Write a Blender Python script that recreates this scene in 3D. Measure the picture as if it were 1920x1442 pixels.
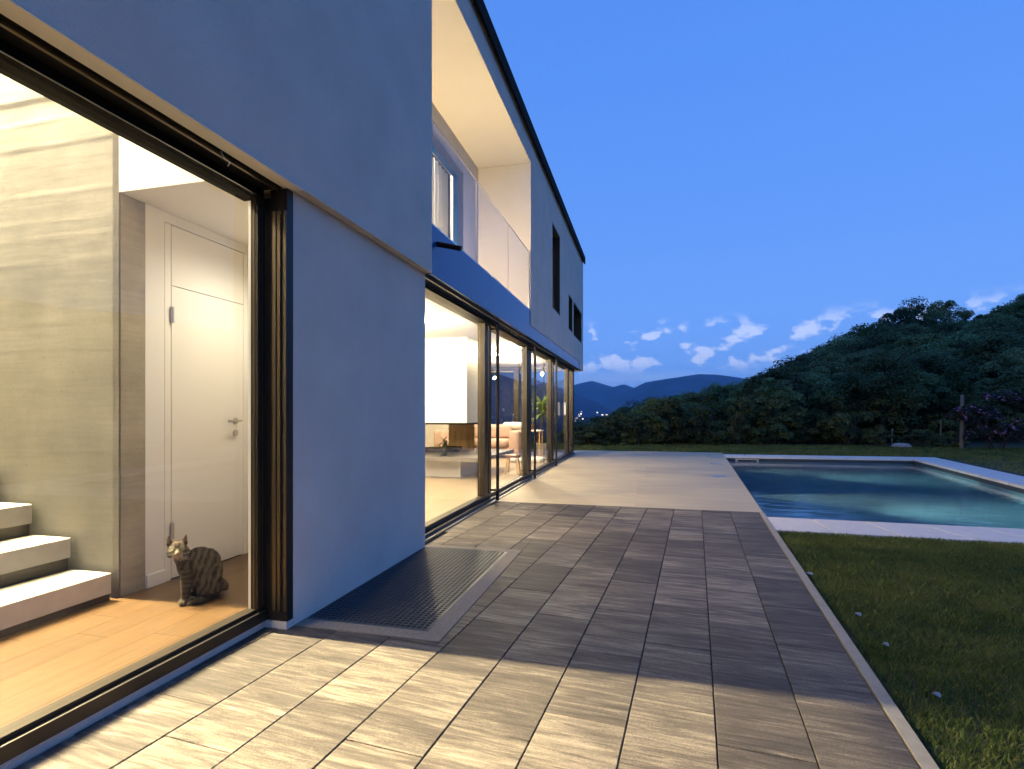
import bpy, bmesh, math, random
import numpy as np
from mathutils import Vector, Matrix, noise as mnoise
random.seed(7); RS = np.random.RandomState(11)
R = math.radians
sc = bpy.context.scene
COL = sc.collection
for o in list(bpy.data.objects): bpy.data.objects.remove(o)

# ------------------------------------------------------------------ camera
YAW = R(14.2)
cd = bpy.data.cameras.new('camera'); cam = bpy.data.objects.new('camera', cd); COL.objects.link(cam)
cam.location = (0, 0, 1.2); cam.rotation_euler = (R(90), 0, YAW)
cd.sensor_fit = 'HORIZONTAL'; cd.sensor_width = 36; cd.lens = 36*1000/1920
cd.shift_y = (774-721)/1920; cd.clip_start = .05; cd.clip_end = 30000
sc.camera = cam

# ------------------------------------------------------------------ sky
SKY_STRENGTH = .112
SKY_TINT = (.92, 1.04, 1.30, 1)
w = bpy.data.worlds.new('World'); sc.world = w; w.use_nodes = True
nt = w.node_tree; N = nt.nodes; L = nt.links; N.clear()
def nd(t, **kw):
    n = N.new(t)
    for k, v in kw.items(): setattr(n, k, v)
    return n
def mth(op, a, b=None, c=None, clamp=False):
    n = N.new('ShaderNodeMath'); n.operation = op; n.use_clamp = clamp
    for i, q in enumerate((a, b, c)):
        if q is None: continue
        if isinstance(q, (int, float)): n.inputs[i].default_value = q
        else: L.new(q, n.inputs[i])
    return n.outputs[0]
def mixc(f, a, b, bt='MIX'):
    n = N.new('ShaderNodeMix'); n.data_type = 'RGBA'; n.blend_type = bt
    for s, q in ((n.inputs[0], f), (n.inputs[6], a), (n.inputs[7], b)):
        if isinstance(q, (int, float, tuple)): s.default_value = q
        else: L.new(q, s)
    return n.outputs[2]
sky = nd('ShaderNodeTexSky', sky_type='NISHITA'); sky.sun_disc = False
sky.sun_elevation = R(9); sky.sun_rotation = R(215); sky.ozone_density = 6; sky.air_density = 1.0; sky.dust_density = .3; sky.altitude = 400
tint = mixc(1.0, sky.outputs[0], SKY_TINT, 'MULTIPLY')
tc = nd('ShaderNodeTexCoord'); sx = nd('ShaderNodeSeparateXYZ'); L.new(tc.outputs['Generated'], sx.inputs[0])
el = mth('ARCSINE', sx.outputs[2]); az = mth('ARCTAN2', sx.outputs[0], sx.outputs[1])
# even dusk dome: soften the model's gradient with the blue of the hour
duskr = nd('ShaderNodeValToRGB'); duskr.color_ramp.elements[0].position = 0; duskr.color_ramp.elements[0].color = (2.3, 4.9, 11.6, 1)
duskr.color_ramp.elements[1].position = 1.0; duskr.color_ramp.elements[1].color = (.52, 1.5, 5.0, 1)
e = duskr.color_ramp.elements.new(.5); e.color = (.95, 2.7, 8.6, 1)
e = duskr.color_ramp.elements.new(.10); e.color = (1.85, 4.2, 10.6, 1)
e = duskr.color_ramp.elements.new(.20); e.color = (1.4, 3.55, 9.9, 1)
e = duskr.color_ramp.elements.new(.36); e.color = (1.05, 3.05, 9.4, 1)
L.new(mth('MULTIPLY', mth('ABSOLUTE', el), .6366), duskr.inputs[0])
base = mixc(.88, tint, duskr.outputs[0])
def cloud_noise(kx, ky, off, detail, rough):
    c = nd('ShaderNodeCombineXYZ'); L.new(mth('MULTIPLY', az, kx), c.inputs[0]); L.new(mth('MULTIPLY', el, ky), c.inputs[1]); c.inputs[2].default_value = off
    n = nd('ShaderNodeTexNoise'); n.inputs['Scale'].default_value = 1; n.inputs['Detail'].default_value = detail; n.inputs['Roughness'].default_value = rough
    L.new(c.outputs[0], n.inputs['Vector']); return n.outputs[0]
def window(lo, lo2, hi2, hi):
    a = nd('ShaderNodeMapRange'); a.interpolation_type = 'SMOOTHSTEP'; L.new(el, a.inputs[0]); a.inputs[1].default_value = R(lo); a.inputs[2].default_value = R(lo2)
    b = nd('ShaderNodeMapRange'); b.interpolation_type = 'SMOOTHSTEP'; L.new(el, b.inputs[0]); b.inputs[1].default_value = R(hi2); b.inputs[2].default_value = R(hi); b.inputs[3].default_value = 1; b.inputs[4].default_value = 0
    return mth('MULTIPLY', a.outputs[0], b.outputs[0])
def sstep(v, a, b):
    n = nd('ShaderNodeMapRange'); n.interpolation_type = 'SMOOTHSTEP'; L.new(v, n.inputs[0]); n.inputs[1].default_value = a; n.inputs[2].default_value = b; return n.outputs[0]
# stratus veil hugging the ridges, then rows of small cumulus
veil = mth('MULTIPLY', sstep(cloud_noise(2.5, 26, 3.1, 5, .55), .40, .66), window(-1, 2.2, 3.4, 6.5))
base = mixc(mth('MULTIPLY', veil, .75), base, (3.6, 5.8, 10.8, 1))
puff = sstep(cloud_noise(27, 42, 8.35, 5, .52), .50, .63)
cum = mth('MULTIPLY', puff, window(3.6, 5.4, 8, 10.2))
topn = sstep(cloud_noise(27, 42, 8.27, 5, .52), .46, .62)
cumcol = mixc(topn, (2.9, 4.9, 10.4, 1), (7.0, 8.2, 11.8, 1))
base = mixc(mth('MULTIPLY', cum, .75), base, cumcol)
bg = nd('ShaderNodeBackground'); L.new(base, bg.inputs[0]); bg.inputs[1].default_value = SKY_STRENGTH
out = nd('ShaderNodeOutputWorld'); L.new(bg.outputs[0], out.inputs[0])

# ------------------------------------------------------------------ exposure, render options
sc.view_settings.view_transform = 'Standard'; sc.view_settings.look = 'None'
sc.view_settings.exposure = 0; sc.view_settings.gamma = 1; sc.view_settings.use_curve_mapping = False
cy = sc.cycles
cy.use_denoising = True
try: cy.denoiser = 'OPENIMAGEDENOISE'
except Exception: pass
cy.max_bounces = 10; cy.diffuse_bounces = 5; cy.glossy_bounces = 4; cy.transmission_bounces = 6; cy.transparent_max_bounces = 24
cy.volume_bounces = 0; cy.caustics_reflective = False; cy.caustics_refractive = True
cy.sample_clamp_indirect = 6; cy.blur_glossy = .5

# warm lamp powers (watts)
WARM = (1.0, .80, .49); SOFTWARM = (1.0, .86, .66)
P_HALL, P_BEAM, P_HALLFILL, P_LIVING, P_BALCONY, P_POOL = 2450, 2500, 330, 380, 150, 1350

# ------------------------------------------------------------------ materials
def new_mat(name):
    m = bpy.data.materials.new(name); m.use_nodes = True
    return m, m.node_tree, m.node_tree.nodes['Principled BSDF']
def mat(name, col, rough=.6, metal=0, var=None, bump=None, spec=.5, stretch=None, coat=0, objrand=0):
    """var=(scale, amount, detail) tints by noise; bump=(scale, strength); stretch scales the object coordinates"""
    m, t, p = new_mat(name)
    p.inputs['Base Color'].default_value = (*col, 1); p.inputs['Roughness'].default_value = rough; p.inputs['Metallic'].default_value = metal
    p.inputs['Specular IOR Level'].default_value = spec; p.inputs['Coat Weight'].default_value = coat
    n, l = t.nodes, t.links
    if var or bump:
        c = n.new('ShaderNodeTexCoord'); mp = n.new('ShaderNodeMapping'); l.new(c.outputs['Object'], mp.inputs[0])
        if stretch: mp.inputs['Scale'].default_value = stretch
        vec = mp.outputs[0]
        if objrand:
            oi = n.new('ShaderNodeObjectInfo'); vm = n.new('ShaderNodeVectorMath'); vm.operation = 'MULTIPLY_ADD'
            vm.inputs[1].default_value = (37, 53, 71); l.new(oi.outputs['Random'], vm.inputs[0]); l.new(vec, vm.inputs[2]); vec = vm.outputs[0]
    if var:
        a = n.new('ShaderNodeTexNoise'); a.inputs['Scale'].default_value = var[0]; a.inputs['Detail'].default_value = var[2] if len(var) > 2 else 5
        l.new(vec, a.inputs['Vector'])
        r = n.new('ShaderNodeMapRange'); l.new(a.outputs[0], r.inputs[0]); r.inputs[1].default_value = .3; r.inputs[2].default_value = .7
        r.inputs[3].default_value = 1-var[1]; r.inputs[4].default_value = 1+var[1]; src = r.outputs[0]
        if objrand:
            rr = n.new('ShaderNodeMapRange'); l.new(oi.outputs['Random'], rr.inputs[0]); rr.inputs[3].default_value = 1-objrand; rr.inputs[4].default_value = 1+objrand
            mm = n.new('ShaderNodeMath'); mm.operation = 'MULTIPLY'; l.new(src, mm.inputs[0]); l.new(rr.outputs[0], mm.inputs[1]); src = mm.outputs[0]
        h = n.new('ShaderNodeHueSaturation'); h.inputs['Color'].default_value = (*col, 1); l.new(src, h.inputs['Value']); l.new(h.outputs[0], p.inputs['Base Color'])
    if bump:
        b = n.new('ShaderNodeTexNoise'); b.inputs['Scale'].default_value = bump[0]; b.inputs['Detail'].default_value = 4; l.new(vec, b.inputs['Vector'])
        bb = n.new('ShaderNodeBump'); bb.inputs['Strength'].default_value = bump[1]; bb.inputs['Distance'].default_value = .01
        l.new(b.outputs[0], bb.inputs['Height']); l.new(bb.outputs[0], p.inputs['Normal'])
    return m
def emit(name, col, s):
    m, t, p = new_mat(name); p.inputs['Base Color'].default_value = (.8, .8, .8, 1)
    p.inputs['Emission Color'].default_value = (*col, 1); p.inputs['Emission Strength'].default_value = s; return m
def glass_pane(name, tint=(.93, .95, .94), refl=1.0):
    m, t, p = new_mat(name); n, l = t.nodes, t.links; n.remove(p)
    tr = n.new('ShaderNodeBsdfTransparent'); tr.inputs[0].default_value = (*tint, 1)
    gl = n.new('ShaderNodeBsdfGlossy'); gl.inputs['Roughness'].default_value = .0; gl.inputs[0].default_value = (refl, refl, refl, 1)
    fr = n.new('ShaderNodeFresnel'); fr.inputs[0].default_value = 1.5
    ge = n.new('ShaderNodeNewGeometry'); fm = n.new('ShaderNodeMath'); fm.operation = 'MULTIPLY_ADD'   # the far face of the sheet only transmits
    l.new(ge.outputs['Backfacing'], fm.inputs[0]); fm.inputs[1].default_value = -1; fm.inputs[2].default_value = 1
    fk = n.new('ShaderNodeMath'); fk.operation = 'MULTIPLY'; l.new(fr.outputs[0], fk.inputs[0]); l.new(fm.outputs[0], fk.inputs[1])
    mx = n.new('ShaderNodeMixShader'); l.new(fk.outputs[0], mx.inputs[0]); l.new(tr.outputs[0], mx.inputs[1]); l.new(gl.outputs[0], mx.inputs[2])
    l.new(mx.outputs[0], n['Material Output'].inputs[0]); return m
def attr_mat(name, rough=.7, attr='col', trans=0, bump=None, objvar=0):
    m, t, p = new_mat(name); n, l = t.nodes, t.links
    a = n.new('ShaderNodeAttribute'); a.attribute_name = attr; src = a.outputs['Color']
    if objvar:
        oi = n.new('ShaderNodeObjectInfo'); h = n.new('ShaderNodeHueSaturation'); l.new(src, h.inputs['Color'])
        r1 = n.new('ShaderNodeMapRange'); l.new(oi.outputs['Random'], r1.inputs[0]); r1.inputs[3].default_value = .455; r1.inputs[4].default_value = .53; l.new(r1.outputs[0], h.inputs['Hue'])
        fx = n.new('ShaderNodeMath'); fx.operation = 'MULTIPLY'; l.new(oi.outputs['Random'], fx.inputs[0]); fx.inputs[1].default_value = 17.31
        f2 = n.new('ShaderNodeMath'); f2.operation = 'FRACT'; l.new(fx.outputs[0], f2.inputs[0])
        r2 = n.new('ShaderNodeMapRange'); l.new(f2.outputs[0], r2.inputs[0]); r2.inputs[3].default_value = 1-objvar; r2.inputs[4].default_value = 1+objvar; l.new(r2.outputs[0], h.inputs['Value'])
        src = h.outputs[0]
    l.new(src, p.inputs['Base Color']); p.inputs['Roughness'].default_value = rough; p.inputs['Specular IOR Level'].default_value = .25
    if trans:
        tl = n.new('ShaderNodeBsdfTranslucent'); l.new(src, tl.inputs[0]); mx = n.new('ShaderNodeMixShader'); mx.inputs[0].default_value = trans
        l.new(p.outputs[0], mx.inputs[1]); l.new(tl.outputs[0], mx.inputs[2]); l.new(mx.outputs[0], n['Material Output'].inputs[0])
    return m
M = {}
M['stucco'] = mat('white_stucco', (.72, .615, .51), .9, var=(2.2, .06), bump=(150, .8))
M['plaster'] = mat('white_plaster', (.80, .79, .765), .8, var=(2, .02))
M['bronze'] = mat('dark_bronze_metal', (.034, .026, .018), .40, .45, var=(9, .12), spec=.5)
M['bronze_lit'] = mat('lit_bronze_trim', (.11, .08, .045), .35, .7)  # paler copy of the dark bronze: warm light put into the colour
M['black_metal'] = mat('black_roof_metal', (.010, .010, .011), .85, 0, spec=.1)
M['band'] = mat('sky_tinted_cladding', (.006, .055, .21), .25, .0, var=(1.2, .06), spec=.6)  # the mirrored sky's blue is put into the base colour
M['oak'] = mat('oak_floor', (.094, .053, .021), .36, var=(5, .20, 8), stretch=(9, .8, 4), objrand=.10, bump=(60, .05))
M['pale_floor'] = mat('pale_wood_floor', (.42, .335, .23), .3, var=(4, .10), stretch=(6, .8, 4), objrand=.06)
M['door_white'] = mat('white_lacquer', (.82, .80, .76), .35, coat=.2)
M['dark_gap'] = mat('dark_gap', (.02, .018, .015), .9)
M['steel'] = mat('brushed_steel', (.55, .53, .50), .3, 1.0)
M['stone_tread'] = mat('pale_stone_tread', (.52, .49, .41), .6, var=(14, .07), bump=(120, .1))
M['dark_tile'] = mat('dark_riser_tile', (.045, .040, .034), .5, var=(8, .15), objrand=.15)
M['terrace'] = mat('pale_terrace_concrete', (.42, .345, .222), .62, var=(1.6, .10, 7), stretch=(.7, 3, 1), bump=(90, .06))
M['kerb'] = mat('beige_kerb', (.30, .265, .21), .8, var=(18, .10), bump=(150, .2))
M['coping'] = mat('white_coping_stone', (.66, .60, .54), .65, var=(10, .06), bump=(120, .15), objrand=.05)
M['border'] = mat('washed_stone_border', (.235, .195, .155), .85, var=(140, .30, 3), bump=(180, .5))
M['grate'] = mat('galvanised_grate', (.10, .11, .125), .5, .6)
M['sand'] = mat('dark_joint_sand', (.03, .027, .025), .95, bump=(200, .3))
M['pool_tile'] = mat('teal_pool_lining', (.26, .44, .54), .6, var=(2, .18))
M['pool_rim'] = mat('dark_pool_rim', (.035, .04, .042), .6)
M['lawn'] = mat('lawn_soil', (.030, .036, .015), 1, var=(6, .35), bump=(40, .4))
M['terrain'] = mat('woodland_ground', (.022, .030, .016), 1, var=(.5, .3), bump=(4, .3))
M['mountain'] = mat('haze_tinted_forest', (.050, .076, .115), 1, var=(.004, .35, 8))  # part of the distance haze's blue is put into the forest colour
M['bark'] = mat('bark', (.06, .045, .034), .95, var=(6, .3), bump=(25, .6), stretch=(4, 4, 1))
M['wood_post'] = mat('weathered_post', (.21, .17, .12), .9, var=(10, .25), stretch=(6, 6, 1), bump=(40, .3))
M['rock'] = mat('pale_rock', (.38, .37, .35), .9, var=(8, .2), bump=(20, .5))
M['sofa'] = mat('pink_beige_upholstery', (.52, .375, .325), .85, var=(6, .05), bump=(300, .15))
M['throw'] = mat('white_throw', (.78, .74, .70), .95, bump=(30, .6))
M['wood_dark'] = mat('red_brown_wood', (.16, .055, .03), .45, var=(6, .3), stretch=(1, 6, 6))
M['wood_orange'] = mat('orange_wood', (.66, .40, .15), .45, var=(5, .25), stretch=(6, 6, .8))
M['slate'] = mat('grey_bench_slate', (.16, .145, .13), .45, var=(5, .12))
M['white'] = mat('white_paint', (.82, .81, .79), .5)
M['pot'] = mat('grey_pot', (.35, .34, .33), .7, var=(9, .1))
M['glass'] = glass_pane('window_glass')
M['rail_glass'] = glass_pane('balustrade_glass', (.97, .97, .975), .5)
M['fire_glass'] = glass_pane('fireplace_glass', (.95, .93, .9), .6)
M['downlight'] = emit('downlight_lens', (1, .88, .68), 14)
M['pool_lens'] = emit('pool_lamp_lens', (.85, 1, .95), 20)
M['leaf'] = attr_mat('foliage', .65, trans=.45, objvar=.52)
M['plant'] = attr_mat('house_plant_leaf', .5, trans=.2)
M['blade'] = attr_mat('grass_blade', .7, trans=.25)
M['fur'] = attr_mat('tabby_fur', .9)
M['eye'] = mat('cat_eye', (.10, .11, .03), .1, coat=1)
M['nose'] = mat('cat_nose', (.20, .08, .06), .5)
M['curtain'] = mat('white_curtain', (.78, .77, .75), .9)
_t = M['curtain'].node_tree; _tl = _t.nodes.new('ShaderNodeBsdfTranslucent'); _tl.inputs[0].default_value = (.8, .78, .74, 1); _mx = _t.nodes.new('ShaderNodeMixShader'); _mx.inputs[0].default_value = .55
_t.links.new(_t.nodes['Principled BSDF'].outputs[0], _mx.inputs[1]); _t.links.new(_tl.outputs[0], _mx.inputs[2]); _t.links.new(_mx.outputs[0], _t.nodes['Material Output'].inputs[0])
M['town_wall'] = mat('town_wall', (.3, .3, .3), .9)
M['town_light'] = emit('town_lit_window', (1, .82, .58), 2.4)

def concrete_mat(name, col, fine):
    m, t, p = new_mat(name); n, l = t.nodes, t.links
    c = n.new('ShaderNodeTexCoord')
    def nz(sc_, det, st):
        mp = n.new('ShaderNodeMapping'); mp.inputs['Scale'].default_value = st; l.new(c.outputs['Object'], mp.inputs[0])
        a = n.new('ShaderNodeTexNoise'); a.inputs['Scale'].default_value = sc_; a.inputs['Detail'].default_value = det; a.inputs['Roughness'].default_value = .6; l.new(mp.outputs[0], a.inputs['Vector']); return a.outputs[0]
    def ramp(v, a, b, lo, hi):
        r = n.new('ShaderNodeMapRange'); l.new(v, r.inputs[0]); r.inputs[1].default_value = a; r.inputs[2].default_value = b; r.inputs[3].default_value = lo; r.inputs[4].default_value = hi; return r.outputs[0]
    def mul(a, b):
        q = n.new('ShaderNodeMath'); q.operation = 'MULTIPLY'; l.new(a, q.inputs[0]); l.new(b, q.inputs[1]); return q.outputs[0]
    v = mul(ramp(nz(1.6, 6, (1, 1, 1)), .3, .7, .70, 1.2), ramp(nz(4, 8, (.5, .5, 9)), .3, .7, .90, 1.09))
    v = mul(v, ramp(nz(60, 4, (1, 1, 1)), .3, .7, .94, 1.05))
    vo = n.new('ShaderNodeTexVoronoi'); vo.inputs['Scale'].default_value = 17; l.new(c.outputs['Object'], vo.inputs['Vector'])
    v = mul(v, ramp(vo.outputs['Distance'], .05, .085, .5, 1))
    h = n.new('ShaderNodeHueSaturation'); h.inputs['Color'].default_value = (*col, 1); l.new(v, h.inputs['Value']); l.new(h.outputs[0], p.inputs['Base Color'])
    p.inputs['Roughness'].default_value = .85
    b = n.new('ShaderNodeBump'); b.inputs['Strength'].default_value = .07; b.inputs['Distance'].default_value = .006; l.new(nz(fine, 6, (.4, .4, 3)), b.inputs['Height']); l.new(b.outputs[0], p.inputs['Normal'])
    return m
M['concrete'] = concrete_mat('board_marked_concrete', (.235, .225, .19), 22)
M['concrete_smooth'] = concrete_mat('cast_concrete', (.31, .285, .235), 40)

def paver_mat():
    m, t, p = new_mat('streaked_paver'); n, l = t.nodes, t.links
    c = n.new('ShaderNodeTexCoord'); oi = n.new('ShaderNodeObjectInfo')
    def vec(st):
        mp = n.new('ShaderNodeMapping'); mp.inputs['Scale'].default_value = st; l.new(c.outputs['Object'], mp.inputs[0])
        vm = n.new('ShaderNodeVectorMath'); vm.operation = 'MULTIPLY_ADD'; vm.inputs[1].default_value = (91, 47, 63); l.new(oi.outputs['Random'], vm.inputs[0]); l.new(mp.outputs[0], vm.inputs[2]); return vm.outputs[0]
    def nz(st, det, ro=.6, dist=.3):
        a = n.new('ShaderNodeTexNoise'); a.inputs['Scale'].default_value = 1; a.inputs['Detail'].default_value = det; a.inputs['Roughness'].default_value = ro; a.inputs['Distortion'].default_value = dist; l.new(vec(st), a.inputs['Vector']); return a.outputs[0]
    def math_(op, a, b):
        q = n.new('ShaderNodeMath'); q.operation = op
        for i, s in enumerate((a, b)):
            if isinstance(s, (int, float)): q.inputs[i].default_value = s
            else: l.new(s, q.inputs[i])
        return q.outputs[0]
    big = nz((1.3, 6, 1), 4); streak = nz((3.4, 40, 1), 7, .66, .8); fine = nz((260, 420, 1), 2)
    rnd = math_('MULTIPLY', math_('SUBTRACT', oi.outputs['Random'], .5), .20)
    v = math_('ADD', math_('ADD', math_('ADD', math_('MULTIPLY', big, .65), .15), math_('MULTIPLY', streak, 1.0)), rnd)
    v = math_('ADD', v, math_('MULTIPLY', math_('SUBTRACT', fine, .5), .7))
    r = n.new('ShaderNodeValToRGB'); l.new(math_('SUBTRACT', v, .45), r.inputs[0]); cr = r.color_ramp
    cr.elements[0].position = .28; cr.elements[0].color = (.034, .027, .022, 1); cr.elements[1].position = .86; cr.elements[1].color = (.33, .275, .205, 1)
    e = cr.elements.new(.50); e.color = (.070, .057, .046, 1); e = cr.elements.new(.66); e.color = (.152, .126, .096, 1)
    l.new(r.outputs[0], p.inputs['Base Color']); p.inputs['Roughness'].default_value = .75
    b = n.new('ShaderNodeBump'); b.inputs['Strength'].default_value = .35; b.inputs['Distance'].default_value = .003; l.new(math_('ADD', fine, streak), b.inputs['Height']); l.new(b.outputs[0], p.inputs['Normal'])
    return m
M['paver'] = paver_mat()
def water_mat():
    m, t, p = new_mat('pool_water'); n, l = t.nodes, t.links
    p.inputs['Base Color'].default_value = (.86, .97, 1, 1); p.inputs['Roughness'].default_value = .02; p.inputs['IOR'].default_value = 1.33; p.inputs['Transmission Weight'].default_value = 1
    c = n.new('ShaderNodeTexCoord'); mp = n.new('ShaderNodeMapping'); mp.inputs['Scale'].default_value = (1.6, 3.2, 1); l.new(c.outputs['Object'], mp.inputs[0])
    a = n.new('ShaderNodeTexNoise'); a.inputs['Scale'].default_value = 1.7; a.inputs['Detail'].default_value = 5; l.new(mp.outputs[0], a.inputs['Vector'])
    b = n.new('ShaderNodeBump'); b.inputs['Strength'].default_value = .16; b.inputs['Distance'].default_value = .035; l.new(a.outputs[0], b.inputs['Height']); l.new(b.outputs[0], p.inputs['Normal'])
    va = n.new('ShaderNodeVolumeAbsorption'); va.inputs[0].default_value = (.28, .72, .98, 1); va.inputs[1].default_value = .16; vs = n.new('ShaderNodeVolumeScatter'); vs.inputs[0].default_value = (.75, .95, 1, 1); vs.inputs[1].default_value = .14; vs.inputs[2].default_value = .35
    ad = n.new('ShaderNodeAddShader'); l.new(va.outputs[0], ad.inputs[0]); l.new(vs.outputs[0], ad.inputs[1]); l.new(ad.outputs[0], n['Material Output'].inputs['Volume'])
    return m
M['water'] = water_mat()

# ------------------------------------------------------------------ builders
W = {}                                    # world origin of every object
class MB:
    def __init__(s): s.v = []; s.f = []
    def add(s, vs, fs):
        k = len(s.v); s.v += [tuple(p) for p in vs]; s.f += [tuple(i+k for i in f) for f in fs]; return s
    def box(s, x0, x1, y0, y1, z0, z1):
        x0, x1 = sorted((x0, x1)); y0, y1 = sorted((y0, y1)); z0, z1 = sorted((z0, z1))
        return s.add([(x0,y0,z0),(x1,y0,z0),(x1,y1,z0),(x0,y1,z0),(x0,y0,z1),(x1,y0,z1),(x1,y1,z1),(x0,y1,z1)],
                     [(0,3,2,1),(4,5,6,7),(0,1,5,4),(1,2,6,5),(2,3,7,6),(3,0,4,7)])
    def rbox(s, x0, x1, y0, y1, z0, z1, b, seg=3):
        bm = bmesh.new(); bmesh.ops.create_cube(bm, size=1)
        for v in bm.verts: v.co = Vector((x0+(v.co.x+.5)*(x1-x0), y0+(v.co.y+.5)*(y1-y0), z0+(v.co.z+.5)*(z1-z0)))
        bmesh.ops.bevel(bm, geom=list(bm.edges), offset=b, segments=seg, profile=.5, affect='EDGES')
        bm.verts.index_update(); s.add([v.co for v in bm.verts], [[v.index for v in f.verts] for f in bm.faces]); bm.free(); return s
    def tube(s, p0, p1, r0, r1=None, n=10):
        r1 = r0 if r1 is None else r1; p0, p1 = Vector(p0), Vector(p1); d = (p1-p0).normalized()
        a = d.orthogonal().normalized(); b = d.cross(a)
        ring = lambda p, r: [p+a*r*math.cos(2*math.pi*i/n)+b*r*math.sin(2*math.pi*i/n) for i in range(n)]
        return s.add(ring(p0, r0)+ring(p1, r1), [(i, (i+1) % n, n+(i+1) % n, n+i) for i in range(n)]+[tuple(range(n-1, -1, -1)), tuple(range(n, 2*n))])
    def prism(s, poly, z0, z1, cham=0):
        n = len(poly); a = sum((poly[i][0]*poly[(i+1) % n][1]-poly[(i+1) % n][0]*poly[i][1]) for i in range(n))
        if a < 0: poly = poly[::-1]
        cx = sum(p[0] for p in poly)/n; cyy = sum(p[1] for p in poly)/n
        if cham:
            t = []
            for p in poly:
                r = math.hypot(p[0]-cx, p[1]-cyy) or 1; k = max(0, 1-cham*1.4/r); t.append((cx+(p[0]-cx)*k, cyy+(p[1]-cyy)*k))
            vs = [(*p, z0) for p in poly]+[(*p, z1-cham) for p in poly]+[(*p, z1) for p in t]
            fs = [tuple(range(n-1, -1, -1)), tuple(range(2*n, 3*n))]
            for j in (0, n): fs += [(j+i, j+(i+1) % n, j+n+(i+1) % n, j+n+i) for i in range(n)]
        else:
            vs = [(*p, z0) for p in poly]+[(*p, z1) for p in poly]
            fs = [tuple(range(n-1, -1, -1)), tuple(range(n, 2*n))]+[(i, (i+1) % n, n+(i+1) % n, n+i) for i in range(n)]
        return s.add(vs, fs)
    def xwall(s, xf, xb, y0, y1, z0, z1, holes):
        """wall slab between planes xf (front, +x) and xb with rectangular holes (ya,yb,za,zb)"""
        ys = sorted({y0, y1, *[q for h in holes for q in h[:2] if y0 <= q <= y1]}); zs = sorted({z0, z1, *[q for h in holes for q in h[2:] if z0 <= q <= z1]})
        sol = lambda i, j: 0 <= i < len(ys)-1 and 0 <= j < len(zs)-1 and not any(h[0] < (ys[i]+ys[i+1])/2 < h[1] and h[2] < (zs[j]+zs[j+1])/2 < h[3] for h in holes)
        for i in range(len(ys)-1):
            for j in range(len(zs)-1):
                if not sol(i, j): continue
                a, b, c, d = ys[i], ys[i+1], zs[j], zs[j+1]
                s.add([(xf,a,c),(xf,b,c),(xf,b,d),(xf,a,d)], [(0,1,2,3)]); s.add([(xb,a,c),(xb,b,c),(xb,b,d),(xb,a,d)], [(3,2,1,0)])
                if not sol(i-1, j): s.add([(xb,a,c),(xf,a,c),(xf,a,d),(xb,a,d)], [(0,1,2,3)])
                if not sol(i+1, j): s.add([(xf,b,c),(xb,b,c),(xb,b,d),(xf,b,d)], [(0,1,2,3)])
                if not sol(i, j-1): s.add([(xb,a,c),(xb,b,c),(xf,b,c),(xf,a,c)], [(0,1,2,3)])
                if not sol(i, j+1): s.add([(xf,a,d),(xf,b,d),(xb,b,d),(xb,a,d)], [(0,1,2,3)])
        return s
    def build(s, name, m, parent=None, origin=None, smooth=False, kind=None):
        v = np.array(s.v, float)
        if origin is None: origin = ((v[:,0].min()+v[:,0].max())/2, (v[:,1].min()+v[:,1].max())/2, v[:,2].min())
        me = bpy.data.meshes.new(name); me.from_pydata((v-np.array(origin)).tolist(), [], s.f); me.update()
        if smooth: me.polygons.foreach_set('use_smooth', [True]*len(me.polygons))
        me.materials.append(m); return place(name, me, parent, origin, kind)
def place(name, me, parent, origin, kind=None, rotz=0):
    o = bpy.data.objects.new(name, me); COL.objects.link(o)
    pw = W[parent.name] if parent else (0, 0, 0)
    o.parent = parent; o.location = tuple(origin[i]-pw[i] for i in range(3)); o.rotation_euler[2] = rotz; W[o.name] = tuple(origin)
    if kind: o['kind'] = kind
    return o
def box(name, m, parent, *b, **k): return MB().box(*b).build(name, m, parent, **k)
def empty(name, loc, parent=None, kind=None): return place(name, None, parent, loc, kind)
def tag(o, label, cat, group=None):
    o['label'] = label; o['category'] = cat
    if group: o['group'] = group
    return o
def lamp(name, typ, loc, energy, col, parent, size=.05, spot=None, blend=.5, aim=None):
    d = bpy.data.lights.new(name, typ); d.energy = energy; d.color = col
    if typ == 'AREA': d.shape = 'DISK'; d.size = size
    else: d.shadow_soft_size = size
    if spot: d.spot_size = R(spot); d.spot_blend = blend
    o = place(name, d, parent, loc)
    if aim: o.rotation_euler = Vector(aim).to_track_quat('-Z', 'Y').to_euler()
    return o
def mesh_np(name, verts, faces_n, k, m, cols=None, smooth=False):
    """verts (V,3); faces_n (F,k) index array; cols per-vertex colour"""
    me = bpy.data.meshes.new(name); me.vertices.add(len(verts)); me.vertices.foreach_set('co', np.asarray(verts, np.float32).ravel())
    F = len(faces_n); me.loops.add(F*k); me.loops.foreach_set('vertex_index', np.asarray(faces_n, np.int32).ravel())
    me.polygons.add(F); me.polygons.foreach_set('loop_start', np.arange(0, F*k, k, dtype=np.int32))
    if cols is not None:
        a = me.attributes.new('col', 'FLOAT_COLOR', 'POINT'); c4 = np.ones((len(verts), 4), np.float32); c4[:, :3] = cols; a.data.foreach_set('color', c4.ravel())
    me.update(); me.validate()
    if smooth: me.polygons.foreach_set('use_smooth', [True]*F)
    me.materials.append(m); return me
CS, SN = math.cos(YAW), math.sin(YAW)
def cam2w(X, d): return (X*CS-d*SN, X*SN+d*CS)          # lateral / depth along the view axis -> house axes
def w2cam(x, y): return (x*CS+y*SN, -x*SN+y*CS)
KS = math.tan(R(4.78))
def kerb_x(y): return .896+KS*(y-2.08)                     # inner face of the terrace kerb
T_Y0, T_Y1 = 6.97, 17.1                                    # pale terrace slab

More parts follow.
